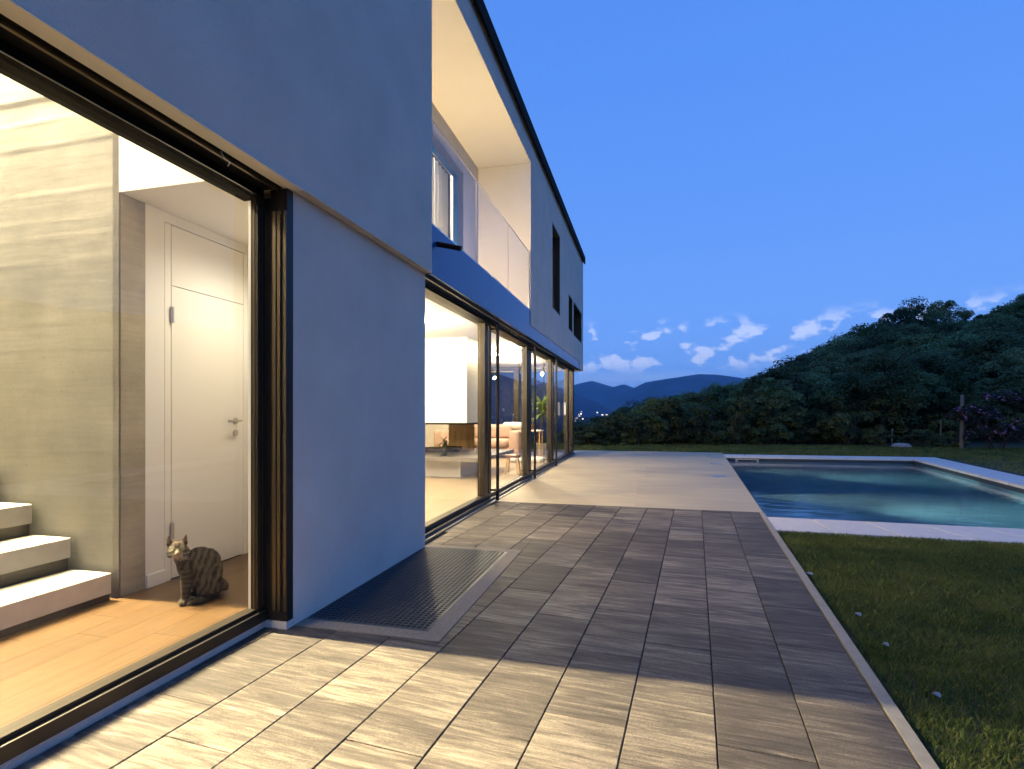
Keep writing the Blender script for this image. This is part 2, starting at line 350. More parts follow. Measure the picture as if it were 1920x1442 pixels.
# ------------------------------------------------------------------ terrain and mountains
def smooth(t): t = min(max(t, 0), 1); return t*t*(3-2*t)
def terrain_z(X, d):
    s = smooth((d-18.5)/44)
    z = .33*(X-25)*s if X > -40 else .33*(-65)*s
    if X > 62: z = .33*37*s+ (X-62)*.16*s
    far = smooth((d-75)/600); z = z*(1-far)-78*far
    if X < -14: z -= smooth((-14-X)/40)*18*smooth((60-d)/40+.6)
    return z-.12+mnoise.noise(Vector((X*.07, d*.07, 2)))*1.2*s
def build_terrain():
    us = np.concatenate([-np.geomspace(9000, 60, 18), np.arange(-50, 120, 5), np.geomspace(125, 9000, 18)])
    ds = np.concatenate([-np.geomspace(2000, 30, 10), np.arange(-20, 110, 4), np.geomspace(115, 9000, 26)])
    vs = []
    for d in ds:
        for X in us:
            x, y = cam2w(X, d); z = terrain_z(X, d)
            if -14 < x < 13 and -12 < y < 22: z = -3.2
            vs.append((x, y, z))
    n = len(us); fs = [(j*n+i, j*n+i+1, (j+1)*n+i+1, (j+1)*n+i) for j in range(len(ds)-1) for i in range(n-1)]
    MB().add(vs, fs).build('terrain', M['terrain'], None, origin=(0, 0, 0), smooth=True, kind='structure')
build_terrain()
def ridge(name, prof, d, depth, seed):
    """mountain range: prof = [(u px, height of the crest above the camera as tangent)], a true 3-D ridge at distance d"""
    xs = [p[0] for p in prof]; hs = [p[1] for p in prof]; n = 150; rows = 14; vs = []
    for j in range(rows):
        t = j/(rows-1)*2-1
        for i in range(n):
            X = xs[0]+(xs[-1]-xs[0])*i/(n-1); h = np.interp(X, xs, hs)
            k = (1-abs(t))**.85
            nz = mnoise.fractal(Vector((X/900+seed, t*2.2, seed)), .9, 2.1, 5)
            z = -90+(h+90)*k+nz*.10*h*(.35+k*.2)*(1 if j != rows//2 else .35)
            vs.append((*cam2w(X, d+t*depth+nz*120), z))
    fs = [(j*n+i, j*n+i+1, (j+1)*n+i+1, (j+1)*n+i) for j in range(rows-1) for i in range(n-1)]
    return MB().add(vs, fs).build(name, M['mountain'], None, origin=(*cam2w(0, d), 0), smooth=True, kind='structure')
def px(prof, d): return [((u-960)/1000*d, (774-v)/1000*d+1.2) for u, v in prof]
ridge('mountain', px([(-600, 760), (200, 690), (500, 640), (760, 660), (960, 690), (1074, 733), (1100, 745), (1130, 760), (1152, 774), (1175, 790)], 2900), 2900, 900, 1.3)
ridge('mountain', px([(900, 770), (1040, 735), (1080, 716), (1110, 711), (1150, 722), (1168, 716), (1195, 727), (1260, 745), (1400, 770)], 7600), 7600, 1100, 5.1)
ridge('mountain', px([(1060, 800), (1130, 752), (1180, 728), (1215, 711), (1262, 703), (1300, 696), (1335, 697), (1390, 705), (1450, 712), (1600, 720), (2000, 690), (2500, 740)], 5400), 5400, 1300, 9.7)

# distant town in the valley
tw = MB(); tl = MB()
for i in range(110):
    u = random.choice((random.gauss(1085, 14), random.gauss(1125, 20), random.uniform(930, 1170), random.uniform(900, 1070))); v = random.gauss(784, 5) if u > 1070 else random.gauss(776, 9)
    d = 1900+random.random()*500; x, y = cam2w((u-960)/1000*d, d); z = 1.2-(v-774)/1000*d
    s = random.uniform(3, 8); h = random.uniform(2.5, 7)
    tw.box(x-s, x+s, y, y+s, z-80, z+h*.2)
    if random.random() < .55: tl.box(x-s*random.uniform(.1, .8), x+s*random.uniform(.1, .8), y-1.5, y-1, z-h*.6, z+h*.1)
town = tw.build('town', M['town_wall'], None, kind='stuff'); tl.build('lit_windows', M['town_light'], town, kind='stuff')

# ------------------------------------------------------------------ lawn
PN = [(1.285, 6.69), (5.45, 6.62), (6.72, 15.95), (2.06, 15.75)]      # pool rim, inner edge: near left, near right, far right, far left
CO = [(1.22, 5.96), (6.02, 5.90), (7.52, 16.75), (2.12, 16.5)]        # outer edge of its coping
lw = MB(); Zl = -.03
kx = lambda y: kerb_x(y)+.055
def quad(*p): lw.add([(a, b, Zl) for a, b in p], [tuple(range(len(p)))])
quad((kx(-6), -6), (30, -6), (30, CO[1][1]), CO[1], (kx(5.96), 5.96))
quad(CO[1], (30, CO[1][1]), (30, CO[2][1]), CO[2])
quad((kerb_x(17.1), 17.1), CO[3], CO[2], (30, CO[2][1]), (30, 26), (-16, 26), (-16, 17.1))
lw.build('lawn', M['lawn'], None, kind='structure')
def in_poly(x, y, P):
    r = np.zeros(len(x), bool); n = len(P)
    for i in range(n):
        (x0, y0), (x1, y1) = P[i], P[(i+1) % n]; c = ((y0 > y) != (y1 > y)) & (x < (x1-x0)*(y-y0)/((y1-y0) or 1e-9)+x0); r ^= c
    return r
def grass(n, xr, yr, hgt, wid, extra=None):
    x = RS.uniform(*xr, n); y = RS.uniform(*yr, n)
    ok = (x > .912+KS*(y-2.08)+.05+RS.uniform(0, .02, n)) & ~in_poly(x, y, CO) if extra is None else extra(x, y)
    x, y = x[ok], y[ok]; n = len(x)
    pat = np.array([mnoise.noise(Vector((a*1.3, b*1.3, 0))) for a, b in zip(x, y)]); pat2 = np.array([mnoise.noise(Vector((a*5, b*5, 7))) for a, b in zip(x, y)])
    h = hgt*RS.uniform(.5, 1.25, n)*(1+.35*pat2); ang = RS.uniform(0, 2*math.pi, n); lean = RS.uniform(.2, 1.0, n)*h; la = RS.uniform(0, 2*math.pi, n)
    dx, dy = np.cos(ang)*wid, np.sin(ang)*wid
    V = np.zeros((n, 5, 3)); z0 = Zl-.004
    V[:, 0] = np.stack([x-dx, y-dy, np.full(n, z0)], 1); V[:, 1] = np.stack([x+dx, y+dy, np.full(n, z0)], 1)
    mx, my = x+np.cos(la)*lean*.35, y+np.sin(la)*lean*.35
    V[:, 2] = np.stack([mx+dx*.7, my+dy*.7, z0+h*.6], 1); V[:, 3] = np.stack([mx-dx*.7, my-dy*.7, z0+h*.6], 1)
    V[:, 4] = np.stack([x+np.cos(la)*lean, y+np.sin(la)*lean, z0+h*.95], 1)
    base = np.arange(n)[:, None]*5; f = np.concatenate([base+np.array([[0, 1, 2]]), base+np.array([[0, 2, 3]]), base+np.array([[3, 2, 4]])])
    t = np.clip(.5+.6*pat+.5*pat2+RS.normal(0, .25, n), 0, 1)[:, None]
    c = np.array([[.055, .098, .020]])*(1-t)+np.array([[.190, .205, .050]])*t
    dry = RS.uniform(0, 1, n) < .06; c[dry] = (.17, .14, .06)
    return V.reshape(-1, 3), f, np.repeat(c, 5, 0)
def join_np(parts):
    vs, fs, cs, k = [], [], [], 0
    for v, f, c in parts: vs.append(v); fs.append(f+k); cs.append(c); k += len(v)
    return np.concatenate(vs), np.concatenate(fs), np.concatenate(cs)
g = join_np([grass(60000, (.9, 3.4), (1.2, 3.2), .042, .0022), grass(110000, (1.1, 4.6), (3.0, 5.98), .045, .0028), grass(9000, (3.4, 6), (1.2, 3.2), .045, .003)])
place('grass', mesh_np('grass', g[0], g[1], 3, M['blade'], g[2]), None, (0, 0, 0), 'stuff')
fl = lambda x, y: ((y > 16.8) | ((x > 6.3+(y-6)*.14) & (y > 5.9))) & ~in_poly(x, y, CO) & ((x < kerb_x(17.1)-30) | (y > 17.25) | (x > 2.2))
g = join_np([grass(60000, (-5, 16), (16.6, 22), .07, .009, fl), grass(26000, (6, 13), (6, 17), .06, .007, fl)])
place('grass', mesh_np('far_grass', g[0], g[1], 3, M['blade'], g[2]), None, (0, 0, 0), 'stuff')

# ------------------------------------------------------------------ pavement
PA = R(4.78); PP = (math.sin(PA), math.cos(PA)); PNm = (-math.cos(PA), math.sin(PA)); PO = (kerb_x(2.08), 2.08)
def p2w(n_, s_): return (PO[0]+PNm[0]*n_+PP[0]*s_, PO[1]+PNm[1]*n_+PP[1]*s_)
def clip(poly, a, b, c):            # keep a*x+b*y <= c
    o = []
    for i in range(len(poly)):
        p, q = poly[i], poly[(i+1) % len(poly)]; dp, dq = a*p[0]+b*p[1]-c, a*q[0]+b*q[1]-c
        if dp <= 0: o.append(p)
        if (dp < 0 < dq) or (dq < 0 < dp): t = dp/(dp-dq); o.append((p[0]+(q[0]-p[0])*t, p[1]+(q[1]-p[1])*t))
    return o
def area(p): return abs(sum(p[i][0]*p[(i+1) % len(p)][1]-p[(i+1) % len(p)][0]*p[i][1] for i in range(len(p))))/2 if len(p) > 2 else 0
BX1, BY0, BY1 = -1.055, 2.615, 4.53                        # stone border round the grate: right, near, far
pavement = box('pavement', M['sand'], None, -2.08, 1.3, -3, T_Y0-.004, -.12, -.012, kind='structure')
# keep the joint bed left of the kerb
me = pavement.data; ox, oy, oz = W[pavement.name]
for v in me.vertices:
    if v.co.x > 0: v.co.x = kerb_x(v.co.y+oy)-ox-.002
    if v.co.x < 0: v.co.x = -2.075-ox
PWID, PLEN = .3232, .60
offs = [.32, .52, .12, .52, .317, .11, .32, .51, .12, .32, .52]
full_mesh = None
for c in range(10):
    for r in range(-7, 10):
        s0 = offs[c]+r*PLEN; n0 = c*PWID
        q = [p2w(n0+.0028, s0+.0012), p2w(n0+PWID-.0028, s0+.0012), p2w(n0+PWID-.0028, s0+PLEN-.0012), p2w(n0+.0028, s0+PLEN-.0012)]
        q = clip(q, 0, 1, T_Y0-.006); q = clip(q, 0, -1, 2.6)
        cut = clip(q, -1, 0, 2.072) if q else []
        if area(cut) < .004: continue
        pieces = []
        rest = cut
        if max(p[0] for p in cut) > -2.2 and min(p[0] for p in cut) < BX1+.004 and max(p[1] for p in cut) > BY0-.004 and min(p[1] for p in cut) < BY1+.004:
            a = clip(rest, -1, 0, -(BX1+.004)); pieces.append(a); rest = clip(rest, 1, 0, BX1+.004)
            if area(rest) > 1e-5: pieces.append(clip(rest, 0, 1, BY0-.004)); pieces.append(clip(rest, 0, -1, -(BY1+.004)))
            # the white wall stands on the same plane: cut what would run under it
            pieces = [clip(p, -1, 0, 1.934) if len(p) > 2 and max(t[1] for t in p) > 2.63 and min(t[1] for t in p) > BY0 else p for p in pieces if len(p) > 2]
        else: pieces = [cut]
        pieces = [p for p in pieces if area(p) > .0015]
        if not pieces: continue
        cx, cyy = p2w(n0+PWID/2, s0+PLEN/2); dz = random.uniform(-.0012, .0012)
        to = lambda p: ((p[0]-cx)*-PNm[0]+(p[1]-cyy)*-PNm[1], (p[0]-cx)*PP[0]+(p[1]-cyy)*PP[1])
        whole = len(pieces) == 1 and abs(area(pieces[0])-(PWID-.0056)*(PLEN-.0024)) < 1e-5
        if whole and full_mesh: me = full_mesh
        else:
            mb = MB()
            for p in pieces: mb.prism([to(t) for t in p], -.06, 0, .0025)
            me = bpy.data.meshes.new('paver'); me.from_pydata(mb.v, [], mb.f); me.materials.append(M['paver'])
            if whole: full_mesh = me
        place('paver', me, pavement, (cx, cyy, dz), None, -PA)
# kerb strip
MB().prism([(kerb_x(-3)+.003, -3), (kerb_x(-3)+.055, -3), (kerb_x(T_Y0)+.055, T_Y0), (kerb_x(T_Y0)+.003, T_Y0)], -.15, .006, .003).build('kerb', M['kerb'], None, kind='structure')
# pale terrace slab
ter = empty('terrace', (-.5, 12, 0), kind='structure')
ySeams = [T_Y0, 10.4, 13.75, T_Y1]
for i in range(3):
    a, b = ySeams[i]+(.0006 if i else 0), ySeams[i+1]-.0006
    xm = -.15+.12*i
    for lo, hi in ((None, xm), (xm, None)):
        P = [((-2.06 if lo is None else lo+.0005), a), ((kerb_x(a)+.05) if hi is None else hi-.0005, a), ((kerb_x(b)+.05) if hi is None else hi-.0005, b), ((-2.06 if lo is None else lo+.0005), b)]
        MB().prism(P, -.14, .0, .0008).build('slab', M['terrace'], ter)
MB().box(-2.5, -2.062, 15.75, T_Y1, -.14, -.001).build('slab', M['terrace'], ter)
for u, v in ((1339, 857.5), (1343, 870), (1347, 893)):
    d = 1.2/((v-774)/1000); x, y = cam2w((u-960)/1000*d, d)
    f = MB().box(x-.13, x+.13, y-.10, y+.10, .0005, .006).build('drain_cover', M['steel'], ter)
# grate in its stone border
gr = tag(empty('floor_grate', (-1.55, 3.55, 0)), 'dark galvanised floor grating set in a stone border beside the blue-lit white wall', 'grate')
GX0, GX1, GY0, GY1 = -1.925, -1.175, 2.73, 4.43
MB().box(-1.93, BX1, BY0, GY0-.012, -.1, .003).build('border_stone', M['border'], gr)
MB().box(GX1+.012, BX1, GY0-.0105, GY1+.0105, -.1, .003).build('border_stone', M['border'], gr)
MB().box(-1.93, BX1, GY1+.012, BY1, -.1, .003).build('border_stone', M['border'], gr)
MB().box(GX0, GX1, GY0, GY0-.010, -.06, .004).box(GX0, GX1, GY1, GY1+.010, -.06, .004).box(GX1, GX1+.010, GY0-.010, GY1+.010, -.06, .0045).build('edge_frame', M['grate'], gr)
MB().box(-1.93, GX1+.01, GY0-.01, GY1+.01, -.75, -.7).build('shaft_floor', M['sand'], gr)
MB().box(GX1+.0105, GX1+.03, GY0-.01, GY1+.01, -.7, -.101).box(-1.93, GX1+.03, GY0-.03, GY0-.0105, -.7, -.101).box(-1.93, GX1+.03, GY1+.0105, GY1+.03, -.7, -.101).build('shaft_wall', M['concrete_smooth'], gr)
nb, nc = 23, 51; bm_l = None
for i in range(nb):
    x = GX0+.012+(GX1-GX0-.02)*i/(nb-1)
    if bm_l is None: bar = MB().box(x-.0030, x+.0030, GY0, GY1, -.03, .002).build('bearing_bar', M['grate'], gr); bm_l = bar.data
    else: place('bearing_bar', bm_l, gr, (x, (GY0+GY1)/2, -.03))
bm_l = None
for i in range(nc):
    y = GY0+.016+(GY1-GY0-.032)*i/(nc-1)
    if bm_l is None: bar = MB().box(GX0, GX1, y-.0042, y+.0042, -.026, .0019).build('cross_bar', M['grate'], gr); bm_l = bar.data
    else: place('cross_bar', bm_l, gr, ((GX0+GX1)/2, y, -.026))

# ------------------------------------------------------------------ pool
pool = empty('pool', (4, 11, -1.5), kind='structure')
def ring_wall(P, z0, z1, th):
    mb = MB(); n = len(P)
    for i in range(n):
        a, b = Vector(P[i]), Vector(P[(i+1) % n]); d = (b-a).normalized(); o = Vector((d.y, -d.x))*th
        mb.prism([tuple(a), tuple(b), tuple(b+o+d*th*.98), tuple(a+o-d*th*.98)] if False else [tuple(a), tuple(b), tuple(b+o), tuple(a+o)], z0, z1)
    return mb
ring_wall(PN, -1.45, -.16, .06).build('pool_wall', M['pool_tile'], pool)
ring_wall(PN, -.158, -.052, .07).build('pool_rim', M['pool_rim'], pool)
MB().prism([(1.1, 6.5), (5.7, 6.4), (7.0, 16.2), (1.9, 16)], -1.6, -1.45).build('pool_floor', M['pool_tile'], pool)
def along(A, B, t): return (A[0]+(B[0]-A[0])*t, A[1]+(B[1]-A[1])*t)
def coping(i0, i1, n):
    for k in range(n):
        t0, t1 = k/n+.0012, (k+1)/n-.0012
        q = [along(PN[i0], PN[i1], t0), along(PN[i0], PN[i1], t1), along(CO[i0], CO[i1], t1), along(CO[i0], CO[i1], t0)]
        MB().prism(q, -.05, .0, .004).build('coping_stone', M['coping'], pool)
coping(0, 1, 8); coping(1, 2, 17); coping(2, 3, 9)
# water body: closed, a hair inside the walls
shr = [along(p, (3.9, 11.2), -.004) for p in PN]
MB().prism(shr, -1.5, -.125).build('water', M['water'], None, kind='structure')
for (yy, e) in ((9.55, 1.25), (13.6, .9)):
    x = kerb_x(yy)+.055; pl = MB().tube((x-.02, yy, -.42), (x+.022, yy, -.42), .11, n=20).build('pool_lamp', M['steel'], pool)
    MB().tube((x+.023, yy, -.42), (x+.030, yy, -.42), .09, .08, n=20).build('lens', M['pool_lens'], pl)
    lamp('pool_light', 'SPOT', (x+.05, yy, -.42), P_POOL*e, (.84, 1.0, .72), pl, .05, 52, 1.0, (1, -.03, -.10))
sk = MB().box(2.36, 2.95, 15.76, 15.71, -.15, -.065).build('skimmer', M['pot'], pool)
MB().box(2.42, 2.89, 15.709, 15.70, -.125, -.090).build('slot', M['dark_gap'], sk)

# ------------------------------------------------------------------ house shell
FX, ZS, ZR = -1.865, 2.45, 5.80                   # upper facade plane, soffit height, roof height
house = tag(empty('house', (-5, 7, 0)), 'modern white two-storey house with a black roof edge and lit full-height windows', 'house')
H = house
MB().xwall(FX, FX-.35, -5, 4.45, ZS, ZR, []).build('upper_wall', M['stucco'], H)
win = [(10.72, 11.72, 3.33, 5.10), (13.05, 13.75, 3.25, 4.14), (13.95, 15.75, 3.22, 4.14)]
MB().xwall(FX, FX-.35, 8.65, 16.1, ZS+.21, ZR, win).box(FX-.35, FX, 15.35, 16.1, ZS, ZS+.2099).build('upper_wall', M['stucco'], H)
MB().box(FX-.35, FX, 4.4505, 8.6495, 5.35, ZR).build('balcony_lintel', M['stucco'], H)
MB().box(-9.5, FX-.351, 15.75, 16.1, ZS, ZR).build('end_wall', M['stucco'], H)
MB().box(-1.93, -2.20, 2.61, 4.45, 0, ZS-.001).build('lower_wall', M['stucco'], H)
rf = MB().box(-9.6, FX+.03, -5.1, 16.13, ZR+.001, ZR+.06).build('roof', M['black_metal'], H)
MB().box(FX+.0302, FX+.065, -5.1, 16.15, ZR-.115, ZR+.085).box(-9.6, FX+.03, 16.131, 16.15, ZR-.06, ZR+.085).build('roof_edge', M['black_metal'], rf)
# soffit strips
MB().box(FX-.001, -1.955, -5, 2.61, ZS-.004, ZS-.0005).build('soffit', M['plaster'], H)
MB().box(-1.9555, -2.0845, -5, 2.559, ZS-.003, ZS+.02).build('blind_slot', M['black_metal'], H)
MB().box(-1.975, -1.990, -5, 2.555, ZS-.022, ZS-.0035).build('guide_strip', M['bronze_lit'], H)
for y in (1.10, 2.12):
    hk = MB().tube((-1.965, y, ZS-.006), (-1.963, y+.02, ZS-.028), .003, n=6).tube((-1.963, y+.02, ZS-.028), (-1.966, y+.06, ZS-.032), .003, n=6).tube((-1.966, y+.06, ZS-.032), (-1.985, y+.065, ZS-.045), .003, n=6)
    hk.build('blind_hook', M['steel'], H)
MB().box(-2.33, FX-.352, 4.4505, 15.34, ZS-.004, ZS+.115).build('soffit', M['bronze'], H)
# cladding, coloured with the blue of the reflected sky
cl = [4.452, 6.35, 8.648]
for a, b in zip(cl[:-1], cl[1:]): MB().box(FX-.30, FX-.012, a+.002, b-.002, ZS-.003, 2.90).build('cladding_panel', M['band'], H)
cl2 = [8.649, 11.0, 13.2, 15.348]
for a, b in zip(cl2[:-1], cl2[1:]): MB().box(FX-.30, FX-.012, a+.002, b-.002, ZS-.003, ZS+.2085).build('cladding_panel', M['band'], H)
sp = MB().tube((-1.88, 4.60, 2.757), (-1.645, 4.60, 2.698), .024, n=14).build('water_spout', M['black_metal'], H, smooth=False)
# upper windows with deep reveals in the lit-toned bronze
for (a, b, c, d) in win:
    wd = MB().box(FX-.004, FX-.30, a+.002, a+.03, c+.002, d-.002).box(FX-.004, FX-.30, b-.03, b-.002, c+.002, d-.002).box(FX-.004, FX-.30, a+.0305, b-.0305, c+.002, c+.03).box(FX-.004, FX-.30, a+.0305, b-.0305, d-.03, d-.002).build('window', M['bronze_lit'], H)
    MB().box(FX-.26, FX-.275, a+.031, b-.031, c+.031, d-.031).build('pane', M['glass'], wd)
    MB().box(FX-.24, FX-.29, (a+b)/2-.025, (a+b)/2+.025, c+.0305, d-.0305).build('mullion', M['bronze'], wd) if b-a > 1.2 else None
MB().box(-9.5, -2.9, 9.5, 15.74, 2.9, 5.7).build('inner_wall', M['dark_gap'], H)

# balcony
BB = -2.78
MB().box(BB-.2, FX-.351, 4.1, 8.85, 5.35, 5.45).build('balcony_ceiling', M['plaster'], H)
MB().box(BB-.2, FX-.351, 4.1, 8.85, 2.80, 2.895).build('balcony_floor', M['terrace'], H)
MB().box(BB-.2, FX-.351, 8.65, 8.849, 2.8955, 5.3495).build('balcony_wall', M['plaster'], H)
MB().box(BB-.2, FX-.351, 4.101, 4.30, 2.8955, 5.3495).build('balcony_wall', M['plaster'], H)
MB().box(FX-.003, FX-.3505, 8.6455, 8.6495, 2.8955, 5.345).build('reveal_lining', M['plaster'], H)
MB().box(FX-.003, FX-.3505, 4.4505, 8.645, 5.3455, 5.3495).build('reveal_lining', M['plaster'], H)
bw = (4.45, 7.85, 2.95, 4.92)
MB().xwall(BB, BB-.2, 4.301, 8.649, 2.8955, 5.3495, [bw]).build('balcony_back_wall', M['plaster'], H)
a, b, c, d = bw
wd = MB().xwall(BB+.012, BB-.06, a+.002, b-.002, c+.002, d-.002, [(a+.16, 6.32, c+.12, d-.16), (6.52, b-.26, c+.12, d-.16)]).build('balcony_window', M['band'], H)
for y0, y1 in ((a+.16, 6.32), (6.52, b-.26)):
    MB().box(BB-.02, BB-.03, y0, y1, c+.12, d-.16).build('pane', M['glass'], wd)
    cu = MB(); k = 40
    for i in range(k):
        t0, t1 = y0+(y1-y0)*i/k, y0+(y1-y0)*(i+1)/k; o0, o1 = .02*math.sin(i*1.3), .02*math.sin((i+1)*1.3)
        cu.add([(BB-.16+o0, t0, c+.1), (BB-.16+o1, t1, c+.1), (BB-.16+o1, t1, d-.1), (BB-.16+o0, t0, d-.1)], [(0, 1, 2, 3)])
    cu.build('curtain', M['curtain'], wd)
bd = MB().tube((-3.9, 6.2, 5.44), (-3.9, 6.2, 5.42), .06, n=18).build('ceiling_downlight', M['downlight'], H)
lamp('bedroom_light', 'POINT', (-3.8, 6.2, 4.9), 480, SOFTWARM, bd, .12)
def yx(u, x):
    t = (u-960)/1000; d = x/(t*CS-SN); return d*(t*SN+CS)
gl_y = [4.30, yx(893, FX-.03), yx(953, FX-.03), yx(991, FX-.03)]
bal = empty('balustrade', (FX-.03, 6.5, 2.91), H)
for p, q in zip(gl_y[:-1], gl_y[1:]): MB().box(FX-.024, FX-.036, p+.006, q-.006, 2.905, 3.86).build('glass_panel', M['rail_glass'], bal)
MB().box(FX-.015, FX-.045, 4.46, 8.645, 2.896, 2.915).build('base_rail', M['steel'], bal)
for q in gl_y[1:-1]: MB().box(FX-.0225, FX-.0375, q-.0055, q+.0055, 2.916, 3.858).build('seal', M['steel'], bal)
MB().box(FX-.0235, FX-.0365, 4.46, gl_y[-1]-.006, 3.8605, 3.866).build('top_edge', M['pot'], bal)
MB().box(FX-.022, FX-.038, gl_y[-1]-.0055, gl_y[-1]+.012, 2.916, 3.868).build('end_profile', M['steel'], bal)
bd = MB().tube((-2.32, 4.75, 5.349), (-2.32, 4.75, 5.335), .05, n=18).build('balcony_downlight', M['downlight'], H)
lamp('balcony_light', 'SPOT', (-2.32, 4.75, 5.30), P_BALCONY*1.5, (1, .70, .33), bd, .06, 165, .6)
bd = MB().tube((-2.50, 6.7, 2.897), (-2.50, 6.7, 2.905), .05, n=18).build('balcony_uplight', M['downlight'], H)
lamp('balcony_light', 'POINT', (-2.50, 6.7, 3.05), P_BALCONY*1.25, (1, .70, .34), bd, .08)

# interior shell
ZI = .05; ZC = 2.57
MB().box(-7.2, -2.12, -5, 2.60, -.15, ZI-.022).build('floor_slab', M['dark_gap'], H)
MB().box(-3.2, -2.205, 2.601, 3.86, -.15, ZI-.022).build('floor_slab', M['dark_gap'], H)
MB().box(-9.4, -2.12, 3.861, 15.6, -.15, ZI-.012).build('floor_slab', M['dark_gap'], H)
MB().box(-7.2, -7.0, -5, 2.61, ZI, 5.0).build('hall_wall', M['plaster'], H)
MB().box(-7.2, FX-.352, -5.2, -5.0, 0, 5.7).build('hall_wall', M['plaster'], H)
MB().box(-7.2, FX-.3515, -5, 2.80, 4.95, 5.1).build('hall_ceiling', M['plaster'], H)
MB().box(-3.178, FX-.3515, 2.6115, 2.80, ZC, 4.949).build('beam', M['plaster'], H)
MB().box(-3.3, -2.201, 2.801, 3.86, ZC, ZC+.15).build('recess_ceiling', M['plaster'], H)
MB().box(-3.3, -2.201, 3.78, 3.859, ZI, ZC-.001).build('recess_wall', M['plaster'], H)
dw = (2.935, 3.715, ZI-.03, 2.50)
MB().xwall(-3.18, -3.30, 2.793, 3.779, ZI-.02, ZC-.001, [dw]).build('recess_wall', M['plaster'], H)
MB().box(-3.168, -3.1795, 2.797, 2.934, ZI, ZI+.085).build('skirting', M['white'], H)
MB().box(-2.2005, -2.212, 2.66, 3.77, ZI, ZI+.085).build('skirting', M['white'], H)
MB().box(-3.45, -3.29, 2.85, 3.79, ZI-.03, 2.56).build('door_backing', M['dark_gap'], H)
dr = empty('door', (-3.2, 3.3, ZI), H)
MB().box(-3.1795, -3.24, 2.938, 2.985, ZI-.005, 2.497).build('door_frame', M['door_white'], dr)
MB().box(-3.1795, -3.24, 3.667, 3.712, ZI-.005, 2.497).build('door_frame', M['door_white'], dr)
MB().box(-3.1785, -3.22, 2.990, 3.662, ZI+.008, 2.075).build('door_leaf', M['door_white'], dr)
MB().box(-3.1785, -3.22, 2.990, 3.662, 2.080, 2.493).build('transom_panel', M['door_white'], dr)
for z in (.33, 1.82): MB().tube((-3.168, 2.988, z), (-3.168, 2.988, z+.11), .011, n=10).build('hinge', M['steel'], dr)
hz = 1.135; hy = 3.575
hd = MB().tube((-3.178, hy, hz), (-3.168, hy, hz), .026, n=16).tube((-3.168, hy, hz), (-3.125, hy, hz), .009, n=8).tube((-3.125, hy+.008, hz), (-3.125, hy-.125, hz), .0095, n=8).build('handle', M['steel'], dr)
ky = MB().tube((-3.178, hy, hz-.095), (-3.170, hy, hz-.095), .026, n=16).build('keyhole', M['steel'], dr)
MB().box(-3.1695, -3.168, hy-.004, hy+.004, hz-.108, hz-.084).build('keyway', M['dark_gap'], dr) if False else None
# board-marked concrete wall (relief in the mesh)
def concrete_wall():
    x0, x1, z0, z1, nx, nz_ = -6.9, -3.18, ZI-.02, 4.949, 220, 330
    xs = np.linspace(x0, x1, nx); zs = np.linspace(z0, z1, nz_); V = []
    courses = [.58, .95, 1.42, 1.60, 1.78, 2.18, 2.33, 2.44, 2.62, 2.93, 3.10, 3.24, 3.41, 3.6, 3.8, 4.05, 4.3]
    for z in zs:
        ci = sum(z > c+0 for c in courses); lev = (mnoise.noise(Vector((ci*7.3, 1.1, 0)))*.004)
        up = min(1, max(.35, (z-.9)/1.2))
        for x in xs:
            dz = .005*mnoise.noise(Vector((x*1.4, z*.3, 4)))
            rid = 0
            for k, c in enumerate(courses):
                q = abs(z+dz-c-.0012*math.sin(x*3+k)); amp = .35+.65*abs(mnoise.noise(Vector((x*2.2, k*3.7, 1))))*2
                if q < .03: rid = max(rid, (1-q/.03)**1.5*.007*amp)
            n_ = mnoise.fractal(Vector((x*2.5, z*11, 3)), .9, 2, 4)*.0035+mnoise.fractal(Vector((x*9, z*26, 6)), .9, 2, 2)*.0014
            edge = .0 if x < x1-.03 else .004
            V.append((x, 2.61-(lev*.5+rid*.085+n_*.07)*up+edge, z))
    F = [(j*nx+i, j*nx+i+1, (j+1)*nx+i+1, (j+1)*nx+i) for j in range(nz_-1) for i in range(nx-1)]
    return MB().add(V, F).build('concrete_wall', M['concrete'], H, smooth=True)
concrete_wall()
MB().box(-7.0, -3.178, 2.622, 2.79, ZI-.02, 4.949).build('concrete_wall', M['concrete_smooth'], H)
# planks
fl_e = empty('oak_floor', (-2.7, 1, ZI), H)
pm = {}
def plank(x0, x1, y0, y1, par, m, zt):
    key = (round(x1-x0, 3), round(y1-y0, 3), m.name)
    if key in pm: place('plank', pm[key], par, ((x0+x1)/2, (y0+y1)/2, zt-.02))
    else: pm[key] = MB().box(x0+.0008, x1-.0008, y0+.0008, y1-.0008, zt-.02, zt).build('plank', m, par).data
xw = .19
for i in range(6):
    x0 = -3.255+i*xw; off = [0, .9, .35, 1.3, .6, 1.05][i]
    ys = [-1.5]+[y for y in (-1.5+off+.2, .55+off-.3, 2.0+off*.4) ]+[3.775]
    for p, q in zip(ys[:-1], ys[1:]):
        for lo, hi, xa in ((p, min(q, 2.6), None), (max(p, 2.6), q, 1)):
            if hi-lo < .02: continue
            xr0 = max(x0, -3.178) if xa else x0; xr1 = min(x0+xw, -2.205 if xa else -2.125)
            if xr1-xr0 > .02: plank(xr0, xr1, lo, hi, fl_e, M['oak'], ZI)
